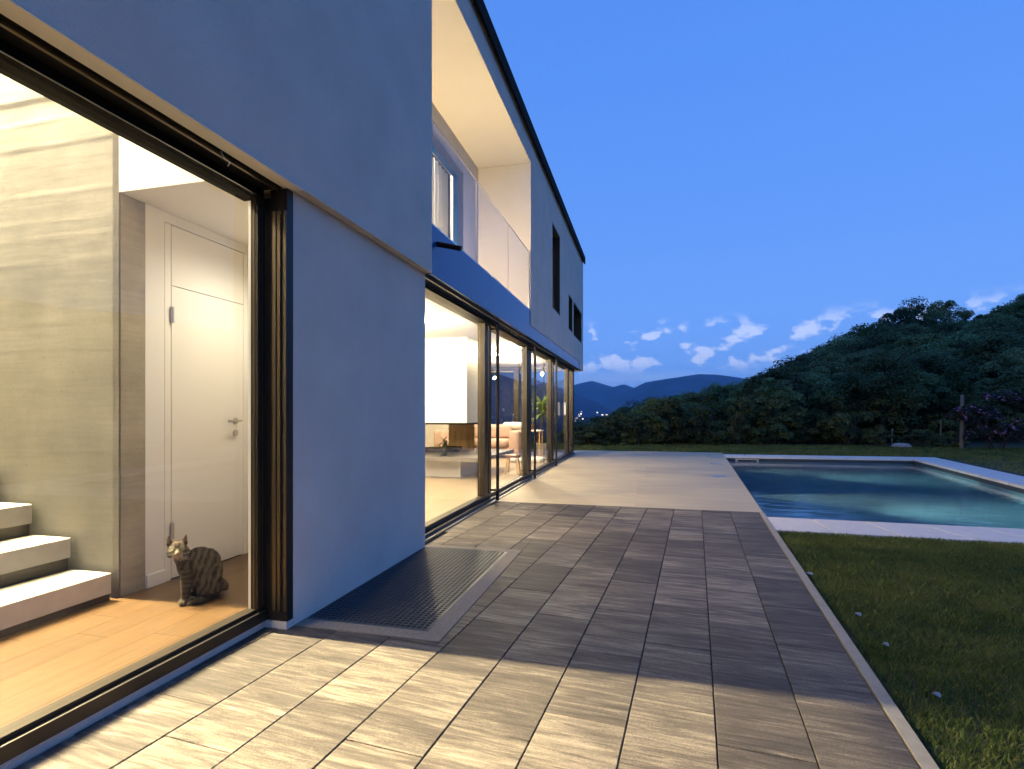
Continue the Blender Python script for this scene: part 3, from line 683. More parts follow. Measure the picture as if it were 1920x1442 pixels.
# staircase
st = empty('staircase', (-3.6, 1.9, ZI), H)
for i in range(7):
    x1 = -3.187-.325*i; zt = .217+.198*i
    MB().rbox(x1-.325, x1, 1.25, 2.572, zt-.125, zt, .004, 1).build('tread', M['stone_tread'], st)
    xr = x1-.012 if i == 0 else x1-.03
    zb = ZI if i == 0 else zt-.125-.0735
    for y0 in (1.25, 1.69, 2.13):
        MB().box(xr-.05, xr, y0+.002, min(y0+.438, 2.594), zb, zt-.126).build('riser_tile', M['dark_tile'], st)
for i in range(4): MB().box(-3.24-.325*i, -3.56-.325*i, 1.3, 2.59, ZI-.01, .09+.198*i-.003).build('stair_base', M['dark_tile'], st)
# hall lamps
for x, k in ((-4.2, .75), (-4.8, 1.0), (-5.4, 1.15), (-6.1, 1.2), (-6.7, 1.0)):
    f = MB().tube((x, 2.51, 4.949), (x, 2.51, 4.93), .055, n=18).build('ceiling_downlight', M['downlight'], H)
    lamp('hall_light', 'SPOT', (x, 2.52, 4.90), P_HALL*k, WARM, f, .05, 105, .9, (4.0, -1.2, -4.9))
f = MB().tube((-5.3, 2.49, 4.949), (-5.3, 2.49, 4.92), .07, n=18).build('ceiling_downlight', M['downlight'], H)
lamp('hall_light', 'SPOT', (-5.3, 2.50, 4.88), P_BEAM, WARM, f, .05, 80, .9, (4.6, -1.3, -4.88))
for x, y in ((-4.0, .6), (-5.2, -1.6)):  # unseen fill lamps with fixtures, added to lift the hall's brightness
    f = MB().tube((x, y, 4.949), (x, y, 4.93), .12, n=18).build('ceiling_downlight', M['downlight'], H)
    lamp('hall_light', 'POINT', (x, y, 4.75), P_HALLFILL, SOFTWARM, f, .25)
f = MB().tube((-2.55, 3.35, ZC-.001), (-2.55, 3.35, ZC-.012), .05, n=18).build('ceiling_downlight', M['downlight'], H)
lamp('recess_light', 'SPOT', (-2.55, 3.35, ZC-.05), 66, (1, .88, .68), f, .12, 160, .8)

# near window
GX = -2.11
nw = empty('near_window', (GX, 0, .04), H)
MB().box(-2.06, -2.15, -5, 2.5595, .042, .098).box(-2.085, -2.15, -5, 2.4995, .0985, .118).build('sill_frame', M['bronze'], nw)
MB().box(-2.06, -2.0635, -5, 2.55, .0985, .1015).build('sill_trim', M['steel'], nw)
MB().box(-2.085, -2.128, -5, 2.5595, 2.40, ZS-.0005).box(-2.1285, -2.2145, -5, 2.5595, 2.3985, ZS-.001).build('head_frame', M['black_metal'], nw)
MB().box(-2.0805, -2.0845, -5, 2.50, 2.400, 2.404).build('head_trim', M['steel'], nw)
MB().box(-2.075, -2.120, 2.50, 2.5595, .0985, 2.3995).build('stile', M['bronze'], nw)
MB().box(-2.0715, -2.0745, 2.507, 2.517, .12, 2.395).box(-2.0715, -2.0745, 2.532, 2.537, .12, 2.395).box(-2.094, -2.104, 2.4965, 2.4995, .12, 2.395).build('stile_trim', M['bronze_lit'], nw)
MB().box(-1.9325, -2.165, 2.56, 2.609, .042, 2.3995).box(-1.9325, -2.0395, 2.56, 2.609, 2.40, ZS-.0055).build('jamb', M['bronze'], nw)
for xa, xb in ((-2.020, -1.999), (-1.990, -1.971), (-1.9335, -1.949)): MB().box(xa, xb, 2.549, 2.5595, .10, 2.32).build('jamb_fin', M['bronze_lit'], nw)
MB().box(-2.105, -2.117, -5, 2.4995, .1185, 2.3995).build('pane', M['glass'], nw)
MB().box(-2.168, -2.20, 2.575, 2.6095, ZI, ZC).build('inner_jamb', M['white'], H)
MB().box(-2.08, -2.33, -5, 2.609, -.05, .0415).box(-1.9325, -2.0795, 2.552, 2.609, -.01, .0405).build('plinth', M['stucco'], H)

# living room shell
MB().box(-9.4, -2.1, 3.861, 15.6, ZC, ZC+.2).build('living_ceiling', M['plaster'], H)
MB().box(-9.4, -9.2, 3.861, 15.6, ZI, ZC-.001).build('living_wall', M['plaster'], H)
MB().box(-9.2, -2.201, 3.862, 3.95, ZI, ZC-.001).build('living_wall', M['plaster'], H)
MB().box(-9.2, -5.6, 15.3, 15.5, ZI, ZC-.001).build('living_wall', M['plaster'], H)
lf = empty('living_floor', (-4, 9, ZI), H)
for i in range(19):
    x0 = -7.15+i*.265; off = (i*.83) % 1.9
    ys = [3.955]+[3.955+off+k*1.9 for k in range(7) if 4.1 < 3.955+off+k*1.9 < 15.2]+[15.45]
    for p, q in zip(ys[:-1], ys[1:]): plank(x0, min(x0+.265, -2.15), p, q, lf, M['pale_floor'], ZI)
# living-room downlights, with an unseen extra added to brighten the hood front
for i, (x, y) in enumerate(((-3.35, 4.25), (-3.35, 5.75), (-3.35, 7.35), (-3.35, 12.1), (-3.35, 13.7), (-2.75, 10.9), (-4.3, 7.7), (-5.4, 12.2))):
    f = MB().tube((x, y, ZC-.001), (x, y, ZC-.014), .06, n=18).build('ceiling_downlight', M['downlight'], H)
    MB().tube((x, y, ZC-.0145), (x, y, ZC-.018), .05, n=18).build('lens', M['downlight'], f)
    lamp('living_light', 'POINT', (x, y, ZC-.10), P_LIVING*(.85 if i == 6 else .6 if i == 5 else .72), (1.0, .79, .50), f, .06)
# sliding glass front
sg = empty('sliding_window', (-2.1, 10, .04), H)
MB().box(-2.02, -2.18, 4.452, 15.45, -.02, .05).box(-2.07, -2.16, 4.452, 15.45, .0505, .10).build('sill_frame', M['bronze'], sg)
MB().box(-1.985, -2.0195, 4.452, 15.45, -.005, .018).build('track', M['steel'], sg)
MB().box(-2.04, -2.18, 4.452, 15.45, 2.385, ZS-.0045).build('head_frame', M['bronze'], sg)
MB().box(-1.93, -1.95, 4.46, 15.34, ZS-.03, ZS-.0045).build('guide_strip', M['bronze_lit'], sg)
def stile(y0, y1, x0=-2.07, x1=-2.17): return MB().box(x0, x1, y0, y1, .1005, 2.3845).build('stile', M['bronze'], sg)
stile(4.452, 4.50)
ms = [(6.72, 6.86, 6.95, 7.04), (9.25, 9.42, 9.50, 9.66), (11.70, 11.84, 12.0, 12.12), (14.25, 14.38, 14.46, 14.6)]
last = 4.50
for a, b, c, d in ms:
    stile(a, b); stile(c, d, -2.075, -2.165)
    MB().box(-2.0685, -2.0695, a+.02, a+.05, .11, 2.38).build('stile_trim', M['bronze_lit'], sg)
    MB().box(-2.105, -2.113, last, a, .1005, 2.3845).build('pane', M['glass'], sg); last = d
MB().box(-2.105, -2.113, last, 15.2, .1005, 2.3845).build('pane', M['glass'], sg)
stile(15.2, 15.45, -2.05, -2.19)
for u in (933, 1003, 1043):
    y = yx(u, -1.965)
    rl = MB().tube((-1.965, y, .012), (-1.965, y, ZS-.005), .022, n=12).build('blind_rail', M['bronze'], sg)
    for z in (.14, ZS-.12): MB().box(-1.99, -2.069, y-.012, y+.012, z, z+.022).build('bracket', M['black_metal'], rl)
hy = yx(1059, -2.03)
MB().box(-2.02, -2.035, hy-.10, hy+.10, 1.44, 1.465).box(-2.02, -2.035, hy-.10, hy+.10, 1.14, 1.165).box(-2.02, -2.035, hy-.10, hy-.08, 1.1655, 1.4395).box(-2.02, -2.035, hy+.08, hy+.10, 1.1655, 1.4395).build('pull_handle', M['white'], sg)
# north glazing
ng = empty('end_window', (-4, 15.5, .04), H)
MB().box(-5.6, -2.2, 15.42, 15.52, ZI-.02, .10).build('sill_frame', M['bronze'], ng)
MB().box(-5.6, -2.2, 15.42, 15.52, 2.47, ZC-.001).build('head_frame', M['bronze'], ng)
xs = [-5.6, -3.78, -2.2]
for x0, x1 in ((-5.6, -5.52), (-3.85, -3.70), (-2.30, -2.201)): MB().box(x0, x1, 15.415, 15.525, .1005, 2.4695).build('stile', M['bronze'], ng)
for x0, x1 in ((-5.52, -3.85), (-3.70, -2.30)): MB().box(x0, x1, 15.465, 15.475, .1005, 2.4695).build('pane', M['glass'], ng)
# fireplace
fp = empty('fireplace', (-4.1, 9.8, ZI), H)
MB().box(-5.6, -3.16, 9.15, 10.45, 1.015, ZC-.001).build('hood', M['white'], fp)
MB().box(-5.6, -3.158, 9.148, 10.452, .985, 1.0145).build('hood_rim', M['black_metal'], fp)
MB().box(-5.7, -2.72, 8.62, 10.9, .36, .43).build('bench', M['slate'], fp)
MB().box(-5.6, -3.22, 8.98, 10.6, ZI, .3595).build('plinth', M['white'], fp)
MB().box(-5.5, -3.2, 9.17, 9.18, .431, .984).build('glass_panel', M['fire_glass'], fp)
MB().box(-3.2, -3.19, 9.185, 10.4, .431, .984).build('glass_panel', M['fire_glass'], fp)
MB().box(-3.95, -3.40, 10.30, 10.33, .4305, .984).build('back_panel', M['wood_orange'], fp)
lg = MB()
for k in range(4): lg.tube((-4.3+.1*k, 9.5+.05*k, .47+.03*(k % 2)), (-3.7+.08*k, 9.9-.05*k, .47+.05*(k % 2)), .035, n=9)
lg.build('firewood', M['bark'], fp)

# ------------------------------------------------------------------ living-room things
sf = tag(empty('sofa', (-4.15, 13.6, ZI)), 'pink beige sofa with a loose back cushion in the glazed living room', 'sofa')
MB().rbox(-5.15, -3.40, 13.05, 14.05, ZI+.06, ZI+.27, .05).build('base', M['sofa'], sf, smooth=True)
for x0 in (-5.13, -4.28): MB().rbox(x0, x0+.86, 12.98, 13.85, ZI+.272, ZI+.47, .08).build('seat_cushion', M['sofa'], sf, smooth=True)
MB().rbox(-5.15, -3.40, 13.86, 14.16, ZI+.272, ZI+.78, .08).build('backrest', M['sofa'], sf, smooth=True)
for x0 in (-5.05, -4.22): MB().rbox(x0, x0+.75, 13.62, 13.855, ZI+.475, ZI+.84, .09).build('back_cushion', M['sofa'], sf, smooth=True)
MB().rbox(-3.395, -3.12, 13.0, 14.15, ZI+.02, ZI+.70, .07).build('armrest', M['sofa'], sf, smooth=True)
MB().rbox(-5.42, -5.155, 13.0, 14.15, ZI+.02, ZI+.70, .07).build('armrest', M['sofa'], sf, smooth=True)
for x in (-5.3, -3.25):
    for y in (13.1, 14.0): MB().box(x-.03, x+.03, y-.03, y+.03, ZI, ZI+.062).build('foot', M['wood_dark'], sf)
th = MB().rbox(-3.75, -3.15, 13.70, 14.02, ZI+.705, ZI+.90, .09, 4)
o = tag(th.build('throw_pillow', M['throw'], None, smooth=True), 'crumpled white pillow lying on the right arm of the pink sofa', 'pillow')
ct = tag(empty('console_table', (-3.35, 14.75, ZI)), 'low red-brown wooden console behind the pink sofa', 'table')
MB().box(-3.95, -3.0, 14.5, 14.95, .80, .86).build('tabletop', M['wood_dark'], ct)
MB().box(-3.92, -3.03, 14.53, 14.92, .66, .7995).build('drawer_box', M['wood_dark'], ct)
for x in (-3.92, -3.05):
    for y in (14.52, 14.9): MB().box(x, x+.05, y, y+.05, ZI, .6595).build('leg', M['wood_dark'], ct)
stl = tag(empty('side_table', (-2.72, 13.2, ZI)), 'small table with thin white top standing left of the spiky plant', 'table')
MB().box(-3.0, -2.55, 12.95, 13.4, .74, .765).build('tabletop', M['white'], stl)
for x in (-2.97, -2.60):
    for y in (12.98, 13.35): MB().box(x, x+.025, y, y+.025, ZI, .7395).build('leg', M['wood_orange'], stl)
sto = tag(empty('stool', (-2.45, 9.75, ZI)), 'small orange wooden stool on the pale floor by the glass', 'stool')
MB().tube((-2.45, 9.75, .36), (-2.45, 9.75, .41), .15, n=20).build('seat', M['wood_dark'], sto)
for dx in (-.1, .1):
    for dy in (-.1, .1): MB().tube((-2.45+dx*1.2, 9.75+dy*1.2, ZI), (-2.45+dx*.8, 9.75+dy*.8, .36), .016, n=8).build('leg', M['wood_orange'], sto)
def spiky(name, loc, zt, n, ln, label, cat, pot=True, wid=.03, droop=.8, green=((.08, .15, .03), (.36, .46, .12))):
    e_ = tag(empty(name, loc), label, cat); x, y, z = loc
    if pot: MB().tube((x, y, z), (x, y, z+.32), .14, .19, n=20).build('pot', M['pot'], e_)
    tb = MB(); p = Vector((x, y, z+(.28 if pot else 0)))
    for k in range(4): q = Vector((x+random.uniform(-.03, .03), y+random.uniform(-.03, .03), z+.28+(zt-z-.28)*(k+1)/4)); tb.tube(p, q, .035-.004*k, .032-.004*k, n=9); p = q
    tb.build('stem', M['bark'], e_)
    V, F, C = [], [], []
    for i in range(n):
        a = random.uniform(0, 6.283); up = random.uniform(-.25, 1.25); b0 = p+Vector((0, 0, random.uniform(-.25, .05))); l_ = ln*random.uniform(.7, 1.1); side = Vector((-math.sin(a), math.cos(a), 0))
        t_ = random.random(); col = np.array(green[0])*(1-t_)+np.array(green[1])*t_
        for k in range(5):
            s = k/4; r = l_*s; pt = b0+Vector((math.cos(a), math.sin(a), 0))*r*math.cos(up*.8)+Vector((0, 0, r*math.sin(up)-droop*l_*s*s*.5)); w_ = wid*(1-s)**.6*(.5+min(1, s*3)*.5)+.001
            V += [tuple(pt-side*w_), tuple(pt+side*w_)]; C += [col, col]
        k0 = len(V)-10; F += [(k0+2*k, k0+2*k+1, k0+2*k+3, k0+2*k+2) for k in range(4)]
    me = mesh_np('leaves', np.array(V)-np.array(loc), np.array(F), 4, M['plant'], np.array(C)); place('leaves', me, e_, loc)
    return e_
spiky('yucca', (-2.75, 14.2, ZI), 1.42, 90, .66, 'tall spiky yucca in a pot behind the far glass panes', 'plant')
spiky('potted_fern', (-3.5, 8.93, .43), .70, 46, .25, 'dark spiky pot plant standing on the fireplace bench', 'plant', pot=False, wid=.016, green=((.015, .03, .012), (.05, .08, .03)))
ld = tag(empty('plant_ladder', (-3.30, 14.75, .86)), 'white twig-like stand on the wooden console behind the sofa', 'stand')
MB().tube((-3.3, 14.75, .86), (-3.3, 14.75, 1.62), .012, n=8).build('stem', M['white'], ld)
for k, (z, s) in enumerate(((1.58, -1), (1.42, 1), (1.30, -1), (1.18, 1), (1.06, -1))): MB().tube((-3.3, 14.75, z-.05), (-3.3+s*.16, 14.72, z+.04), .010, .006, n=7).build('twig', M['white'], ld)
rg = tag(MB().rbox(-3.1, -2.35, 11.9, 12.6, ZI, ZI+.10, .045).build('floor_cushion', M['throw'], None, smooth=True), 'flat white floor cushion lying near the far glass panes', 'cushion')

# ------------------------------------------------------------------ cat
def cat_col(a, b, h, n=None):
    base_ = np.array((.084, .068, .047)); dark = np.array((.014, .011, .008)); pale = np.array((.40, .35, .26))
    wob = mnoise.noise(Vector((a*14, b*14, h*14)))*.9+mnoise.noise(Vector((a*40, b*40, h*40)))*.35
    hx, hh = a+.018, h-.332
    head = math.hypot(hx, hh) < .078 and h > .272
    if head:
        s = .5+.5*math.sin((abs(hx)*150)+wob*1.2) if hh > .012 else .5+.5*math.sin(hh*240+abs(hx)*60+wob)
        c = base_*1.25*(1-.85*s)+dark*.85*s
        if hh < -.012 and b > .05 and abs(hx) < .032: c = c*.35+pale*.65
        if -.012 <= hh < .016 and abs(hx) < .010: c = c*.25+pale*.75*.9
        if hh > -.004 and hh < .026 and .012 < abs(hx) < .045: c = c*.72+pale*.28
        if hh < -.05: c = c*.3+pale*.6*.7
        return c
    if a < .065 and h < .21:                                   # front leg: rings
        s = .5+.5*math.sin(h*210+wob*2); c = base_*(1-.75*s)+dark*.75*s
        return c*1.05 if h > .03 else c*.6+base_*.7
    s = .5+.5*math.sin((a*150-h*62)+wob*3.2); s = s**1.1
    spine = max(0, 1-abs(math.hypot((a-.13)/.135, (h-.165)/.16)-1)/.12) if h > .2 else 0
    s *= .45+.9*max(0, min(1, .5+1.1*mnoise.noise(Vector((a*22, b*22, h*30)))))
    k = min(1, .95*s+.5*spine); c = base_*(1-k)+dark*k
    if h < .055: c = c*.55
    return c
def build_cat():
    px_, py_ = cam2w((338-960)/1000*3.235, 3.235); org = (px_, py_, ZI)
    tow = Vector((-px_, -py_, 0)).normalized(); right = Vector((-tow.y, tow.x, 0))*.87     # the head looks at the viewer
    loc = lambda a, b, h: right*a+tow*b+Vector((0, 0, h))
    bm = bmesh.new()
    def ell(a, b, h, ra, rb, rh, rot=0):
        m = Matrix.Translation((a, b, h)) @ Matrix.Rotation(rot, 4, Vector((0, 1, 0))) @ Matrix.Diagonal((ra, rb, rh, 1)); bmesh.ops.create_uvsphere(bm, u_segments=20, v_segments=14, radius=1, matrix=m)
    def limb(p, q, r0, r1):
        p, q = Vector(p), Vector(q); n = 9
        for i in range(n+1): t = i/n; c = p.lerp(q, t); r = r0+(r1-r0)*t; ell(*c, r, r, r)
    ell(.155, 0, .155, .105, .088, .135, .12)      # rump and belly
    ell(.115, 0, .215, .105, .075, .105, .3)       # back and ribs
    ell(.165, 0, .215, .085, .07, .09)
    ell(.045, .004, .225, .068, .062, .085, -.1)   # chest and shoulder
    ell(.175, .05, .095, .08, .045, .09, .25)      # near thigh
    ell(.175, -.05, .095, .08, .045, .09, .25)
    limb((.02, .008, .27), (.0, .02, .315), .056, .048)   # neck
    limb((.035, .035, .20), (.026, .04, .03), .036, .0205); limb((.045, -.03, .20), (.040, -.03, .03), .036, .0205)
    ell(.012, .062, .018, .024, .034, .018); ell(.028, -.005, .018, .022, .03, .017)     # front paws
    ell(.100, .085, .020, .055, .028, .021); ell(.110, -.07, .020, .05, .025, .02)       # hind paws
    limb((.240, 0, .075), (.272, -.02, .055), .040, .028); limb((.272, -.02, .055), (.235, -.10, .024), .025, .018); limb((.235, -.10, .024), (.14, -.125, .018), .018, .013)  # tail curled behind
    hc = (-.018, .035, .332)
    ell(*hc, .058, .050, .050); ell(hc[0], hc[1]+.036, hc[2]-.017, .032, .030, .025); ell(hc[0], hc[1]+.052, hc[2]-.012, .013, .02, .014)
    ell(hc[0]-.035, hc[1]+.018, hc[2]-.018, .028, .028, .026); ell(hc[0]+.035, hc[1]+.018, hc[2]-.018, .028, .028, .026)
    ell(hc[0], hc[1]+.045, hc[2]-.034, .018, .02, .012)
    for s in (-1, 1):                                          # ears
        base = Vector((hc[0]+s*.036, hc[1]-.002, hc[2]+.030)); tip = Vector((hc[0]+s*.055, hc[1]+.004, hc[2]+.080))
        for i in range(9): t = i/8; c = base.lerp(tip, t); ell(*c, .025*(1-t)+.003, .010*(1-t)+.004, .012)
    me0 = bpy.data.meshes.new('cat_src'); bm.to_mesh(me0); bm.free()
    o = bpy.data.objects.new('cat_src', me0); COL.objects.link(o)
    r = o.modifiers.new('r', 'REMESH'); r.mode = 'VOXEL'; r.voxel_size = .0045
    s = o.modifiers.new('s', 'SMOOTH'); s.factor = .5; s.iterations = 4
    dg = bpy.context.evaluated_depsgraph_get(); me = bpy.data.meshes.new_from_object(o.evaluated_get(dg)); bpy.data.objects.remove(o)
    n = len(me.vertices); co = np.zeros(n*3); me.vertices.foreach_get('co', co); co = co.reshape(-1, 3); nr = np.zeros(n*3); me.vertices.foreach_get('normal', nr); nr = nr.reshape(-1, 3)
    cols = np.array([cat_col(*p) for p in co]); w3 = lambda P: P[:, :1]*np.array(right)+P[:, 1:2]*np.array(tow)+P[:, 2:]*np.array((0, 0, 1))
    ear = (co[:, 2] > .375) & (nr[:, 1] > .35); cols[ear] = (.11, .070, .052)
    at = me.attributes.new('col', 'FLOAT_COLOR', 'POINT'); c4 = np.ones((n, 4), np.float32); c4[:, :3] = cols; at.data.foreach_set('color', c4.ravel())
    wco = w3(co); wco[:, 2] = np.maximum(wco[:, 2], .001); me.vertices.foreach_set('co', wco.astype(np.float32).ravel()); me.update(); me.materials.clear(); me.materials.append(M['fur'])
    me.polygons.foreach_set('use_smooth', [True]*len(me.polygons))
    cat = tag(place('cat', me, None, org), 'tabby cat with dark stripes sitting on the oak floor inside the glass', 'cat')
    # fur tufts
    idx = RS.choice(n, 26000); V = np.zeros((len(idx), 3, 3)); C = np.zeros((len(idx), 3, 3))
    P = co[idx]; Nn = nr[idx]; flow = np.tile(np.array([.55, 0, -.8]), (len(idx), 1)); flow[P[:, 2] > .29] = (0, .2, -.3); flow += RS.normal(0, .25, flow.shape)
    headm = (P[:, 2] > .285) & (P[:, 0] < .06)
    ln = np.where(headm, .007, .016)[:, None]*RS.uniform(.6, 1.2, (len(idx), 1)); t = np.cross(Nn, flow); t /= np.linalg.norm(t, axis=1, keepdims=True)+1e-9
    tip = P+Nn*ln*.42+(flow-Nn*(flow*Nn).sum(1, keepdims=True))*ln*.95
    V[:, 0] = P-t*.0011-Nn*.001; V[:, 1] = P+t*.0011-Nn*.001; V[:, 2] = tip
    jit = RS.uniform(.55, 1.6, (len(idx), 1)); C[:] = (cols[idx]*jit)[:, None, :]
    V = w3(V.reshape(-1, 3)); V[:, 2] = np.maximum(V[:, 2], .001)
    place('fur', mesh_np('fur', V, np.arange(len(V)).reshape(-1, 3), 3, M['fur'], C.reshape(-1, 3)), cat, org, 'stuff')
    def ball(name, a, b, h, r, m, sq=(1, 1, 1)):
        bm = bmesh.new(); bmesh.ops.create_uvsphere(bm, u_segments=14, v_segments=10, radius=1, matrix=Matrix.Diagonal((r*sq[0], r*sq[1], r*sq[2], 1)))
        for v in bm.verts: v.co = right*v.co.x+tow*v.co.y+Vector((0, 0, v.co.z))
        me = bpy.data.meshes.new(name); bm.to_mesh(me); bm.free(); me.materials.append(m); me.polygons.foreach_set('use_smooth', [True]*len(me.polygons)); c = Vector(org)+loc(a, b, h); place(name, me, cat, tuple(c))
    for s in (-1, 1): ball('eye', hc[0]+s*.0225, hc[1]+.0445, hc[2]+.004, .0088, M['eye'], (1.15, .8, .72))
    ball('nose', hc[0], hc[1]+.0715, hc[2]-.008, .0055, M['nose'], (1.2, .8, .9))
    wk = MB()
    for s in (-1, 1):
        for k in range(4):
            p = loc(hc[0]+s*.016, hc[1]+.055, hc[2]-.022-.003*k); q = loc(hc[0]+s*.072, hc[1]+.045, hc[2]-.018-.014*k); wk.tube(Vector(org)+p, Vector(org)+q, .0007, .0003, n=4)
    wk.build('whiskers', M['white'], cat)
build_cat()

# ------------------------------------------------------------------ trees and shrubs
def crown_mesh(name, rx, ry, h0, h1, nl, npl, leaf, seed, dark, light, tilt=0, flowers=0):
    """leaf quads in clumps; crown spans z h0..h1"""
    rs = np.random.RandomState(seed); V = []; C = []
    lobes = []
    for i in range(nl):
        for _ in range(30):
            p = rs.uniform(-1, 1, 3)
            if np.linalg.norm(p) < 1: break
        if i < nl*.75: p /= max(.25, np.linalg.norm(p)); p *= rs.uniform(.62, .95)
        shape = 1-.35*max(0, p[2])
        lobes.append((np.array((p[0]*rx*shape, p[1]*ry*shape, (h0+h1)/2+p[2]*(h1-h0)/2)), rs.uniform(.14, .34)*min(rx, (h1-h0)/1.6), rs.uniform(.55, 1.5)))
    for c, r, br in lobes:
        n = npl; d = rs.normal(0, 1, (n, 3)); d /= np.linalg.norm(d, axis=1, keepdims=True); d[:, 2] = np.where(d[:, 2] < -.3, -d[:, 2], d[:, 2])
        pos = c+d*r*(rs.uniform(.35, 1, (n, 1))**.5)*np.array((1.05, 1.05, .9))
        nrm = d*.7+rs.normal(0, .45, (n, 3))+np.array((0, 0, .25)); nrm /= np.linalg.norm(nrm, axis=1, keepdims=True)
        t = np.cross(nrm, rs.normal(0, 1, (n, 3))); t /= np.linalg.norm(t, axis=1, keepdims=True)+1e-9; b = np.cross(nrm, t)
        s = leaf*rs.uniform(.6, 1.25, (n, 1))
        q = np.stack([pos-t*s, pos-b*s*.42, pos+t*s, pos+b*s*.42], 1); V.append(q.reshape(-1, 3))
        k = rs.uniform(0, 1, (n, 1)); col = (np.array(dark)*(1-k)+np.array(light)*k)*br
        if flowers: f = rs.uniform(0, 1, n) < flowers; col[f] = np.array((.62, .27, .36))*rs.uniform(.6, 1.2, (f.sum(), 1))
        C.append(np.repeat(col, 4, 0))
    V = np.concatenate(V); C = np.concatenate(C); F = np.arange(len(V)).reshape(-1, 4)
    return mesh_np(name, V, F, 4, M['leaf'], C)
def trunk_mesh(h, r, seed):
    rnd = random.Random(seed); tb = MB(); p = Vector((0, 0, -.3)); segs = 5
    for k in range(segs):
        q = Vector((rnd.uniform(-.06, .06)*h*.3, rnd.uniform(-.06, .06)*h*.3, h*(k+1)/segs)); tb.tube(p, q, r*(1-.15*k), r*(1-.15*(k+1)), n=8)
        if k >= 1:
            for _ in range(2):
                a = rnd.uniform(0, 6.28); l_ = h*rnd.uniform(.25, .4); tb.tube(q, q+Vector((math.cos(a)*l_*.8, math.sin(a)*l_*.8, l_*.7)), r*.4, r*.12, n=6)
        p = q
    me = bpy.data.meshes.new('trunk'); me.from_pydata([tuple(v) for v in tb.v], [], tb.f); me.materials.append(M['bark']); return me
G1, G2 = (.072, .106, .036), (.19, .25, .095)
CR = []
for i in range(7):
    rx = [1.9, 2.3, 1.6, 2.6, 2.0, 1.7, 2.2][i]
    CR.append((crown_mesh('tree_crown', rx, rx*.95, 1.0, 5.4, [60, 74, 54, 84, 64, 54, 70][i], 190, .095, 100+i, G1, (G2 if i % 3 else (.17, .235, .11))), trunk_mesh(4.2, .14, 50+i)))
SH = [crown_mesh('shrub_crown', .8, .8, .02, 1.5, 16, 190, .075, 300+i, (.045, .070, .024), (.125, .155, .055)) for i in range(4)]
def stems(seed):
    rnd = random.Random(seed); tb = MB()
    for k in range(6): a = rnd.uniform(0, 6.28); tb.tube((.05*math.cos(a), .05*math.sin(a), -.15), (.4*math.cos(a), .4*math.sin(a), .9), .02, .008, n=5)
    me = bpy.data.meshes.new('stems'); me.from_pydata([tuple(v) for v in tb.v], [], tb.f); me.materials.append(M['bark']); return me
ST = [stems(i) for i in range(4)]
SKYL = [(1060, 812), (1100, 800), (1180, 768), (1250, 750), (1300, 741), (1390, 722), (1450, 702), (1500, 676), (1560, 648), (1600, 634), (1660, 608), (1690, 606), (1760, 606), (1830, 596), (1870, 578), (1920, 560), (2100, 520), (2400, 480)]
def sky_v(u): return np.interp(u, [p[0] for p in SKYL], [p[1] for p in SKYL])
def plant_tree(X, d, hgt, wide, kind, label, cat, group=None, name='tree', zb=None):
    x, y = cam2w(X, d); z = terrain_z(X, d) if zb is None else zb
    e_ = tag(empty(name, (x, y, z)), label, cat, group)
    cr, tr = (CR[kind % 7] if name != 'shrub' else (SH[kind % 4], ST[kind % 4]))
    H0 = 5.5 if name != 'shrub' else 1.5
    for nm, me in (('trunk' if name != 'shrub' else 'stems', tr), ('crown', cr)):
        o = place(nm, me, e_, (x, y, z)); o.scale = (wide, wide, hgt/H0*1.05)
        o.rotation_euler[2] = RZ
    return e_
spots = []
GT = 'trees of the wooded hillside'; LT = 'dark green leafy tree in the wood covering the hillside beyond the lawn'
rt = random.Random(5); cnt = 0
for d0, n, hm in ((24, 26, 3.4), (30, 30, 4.4), (37, 34, 5.0), (45, 36, 5.4), (54, 38, 5.8), (64, 40, 6.0)):
    for i in range(n):
        r = .10+(1.12-.10)*(i+rt.uniform(.1, .9))/n; d = d0+rt.uniform(-3.4, 3.4); X = r*d; u = 960+1000*X/d
        zb = terrain_z(X, d); lim = 1.2+(774-(sky_v(u)+rt.uniform(-7, 16)))/1000*d-zb
        h = min(hm*rt.uniform(.8, 1.35), lim)
        if h < 1.2: continue
        RZ = rt.uniform(0, 6.28); plant_tree(X, d, h, max(.45, min(1.6, h/4.4*rt.uniform(.8, 1.3))), rt.randrange(7), LT, 'tree', GT); cnt += 1
# trees that stand out on the skyline
for u, vtop, d, wd, k, lab in ((1705, 573, 60, 1.30, 3, 'broad-topped tree on the skyline, left of the two that rise above the wood'), (1771, 566, 61, 1.15, 1, 'rounded tall tree on the skyline, right of the two that rise above the wood'),
                               (1925, 552, 60, .8, 4, 'tree crown cut by the right edge at the highest point of the wood'), (1885, 618, 33, 1.35, 3, 'lighter green feathery tree filling the right edge above the pink-flowered bush')):
    X = (u-960)/1000*d; RZ = k; zb = terrain_z(X, d); plant_tree(X, d, 1.2+(774-vtop)/1000*d-zb, wd, k, lab, 'tree')
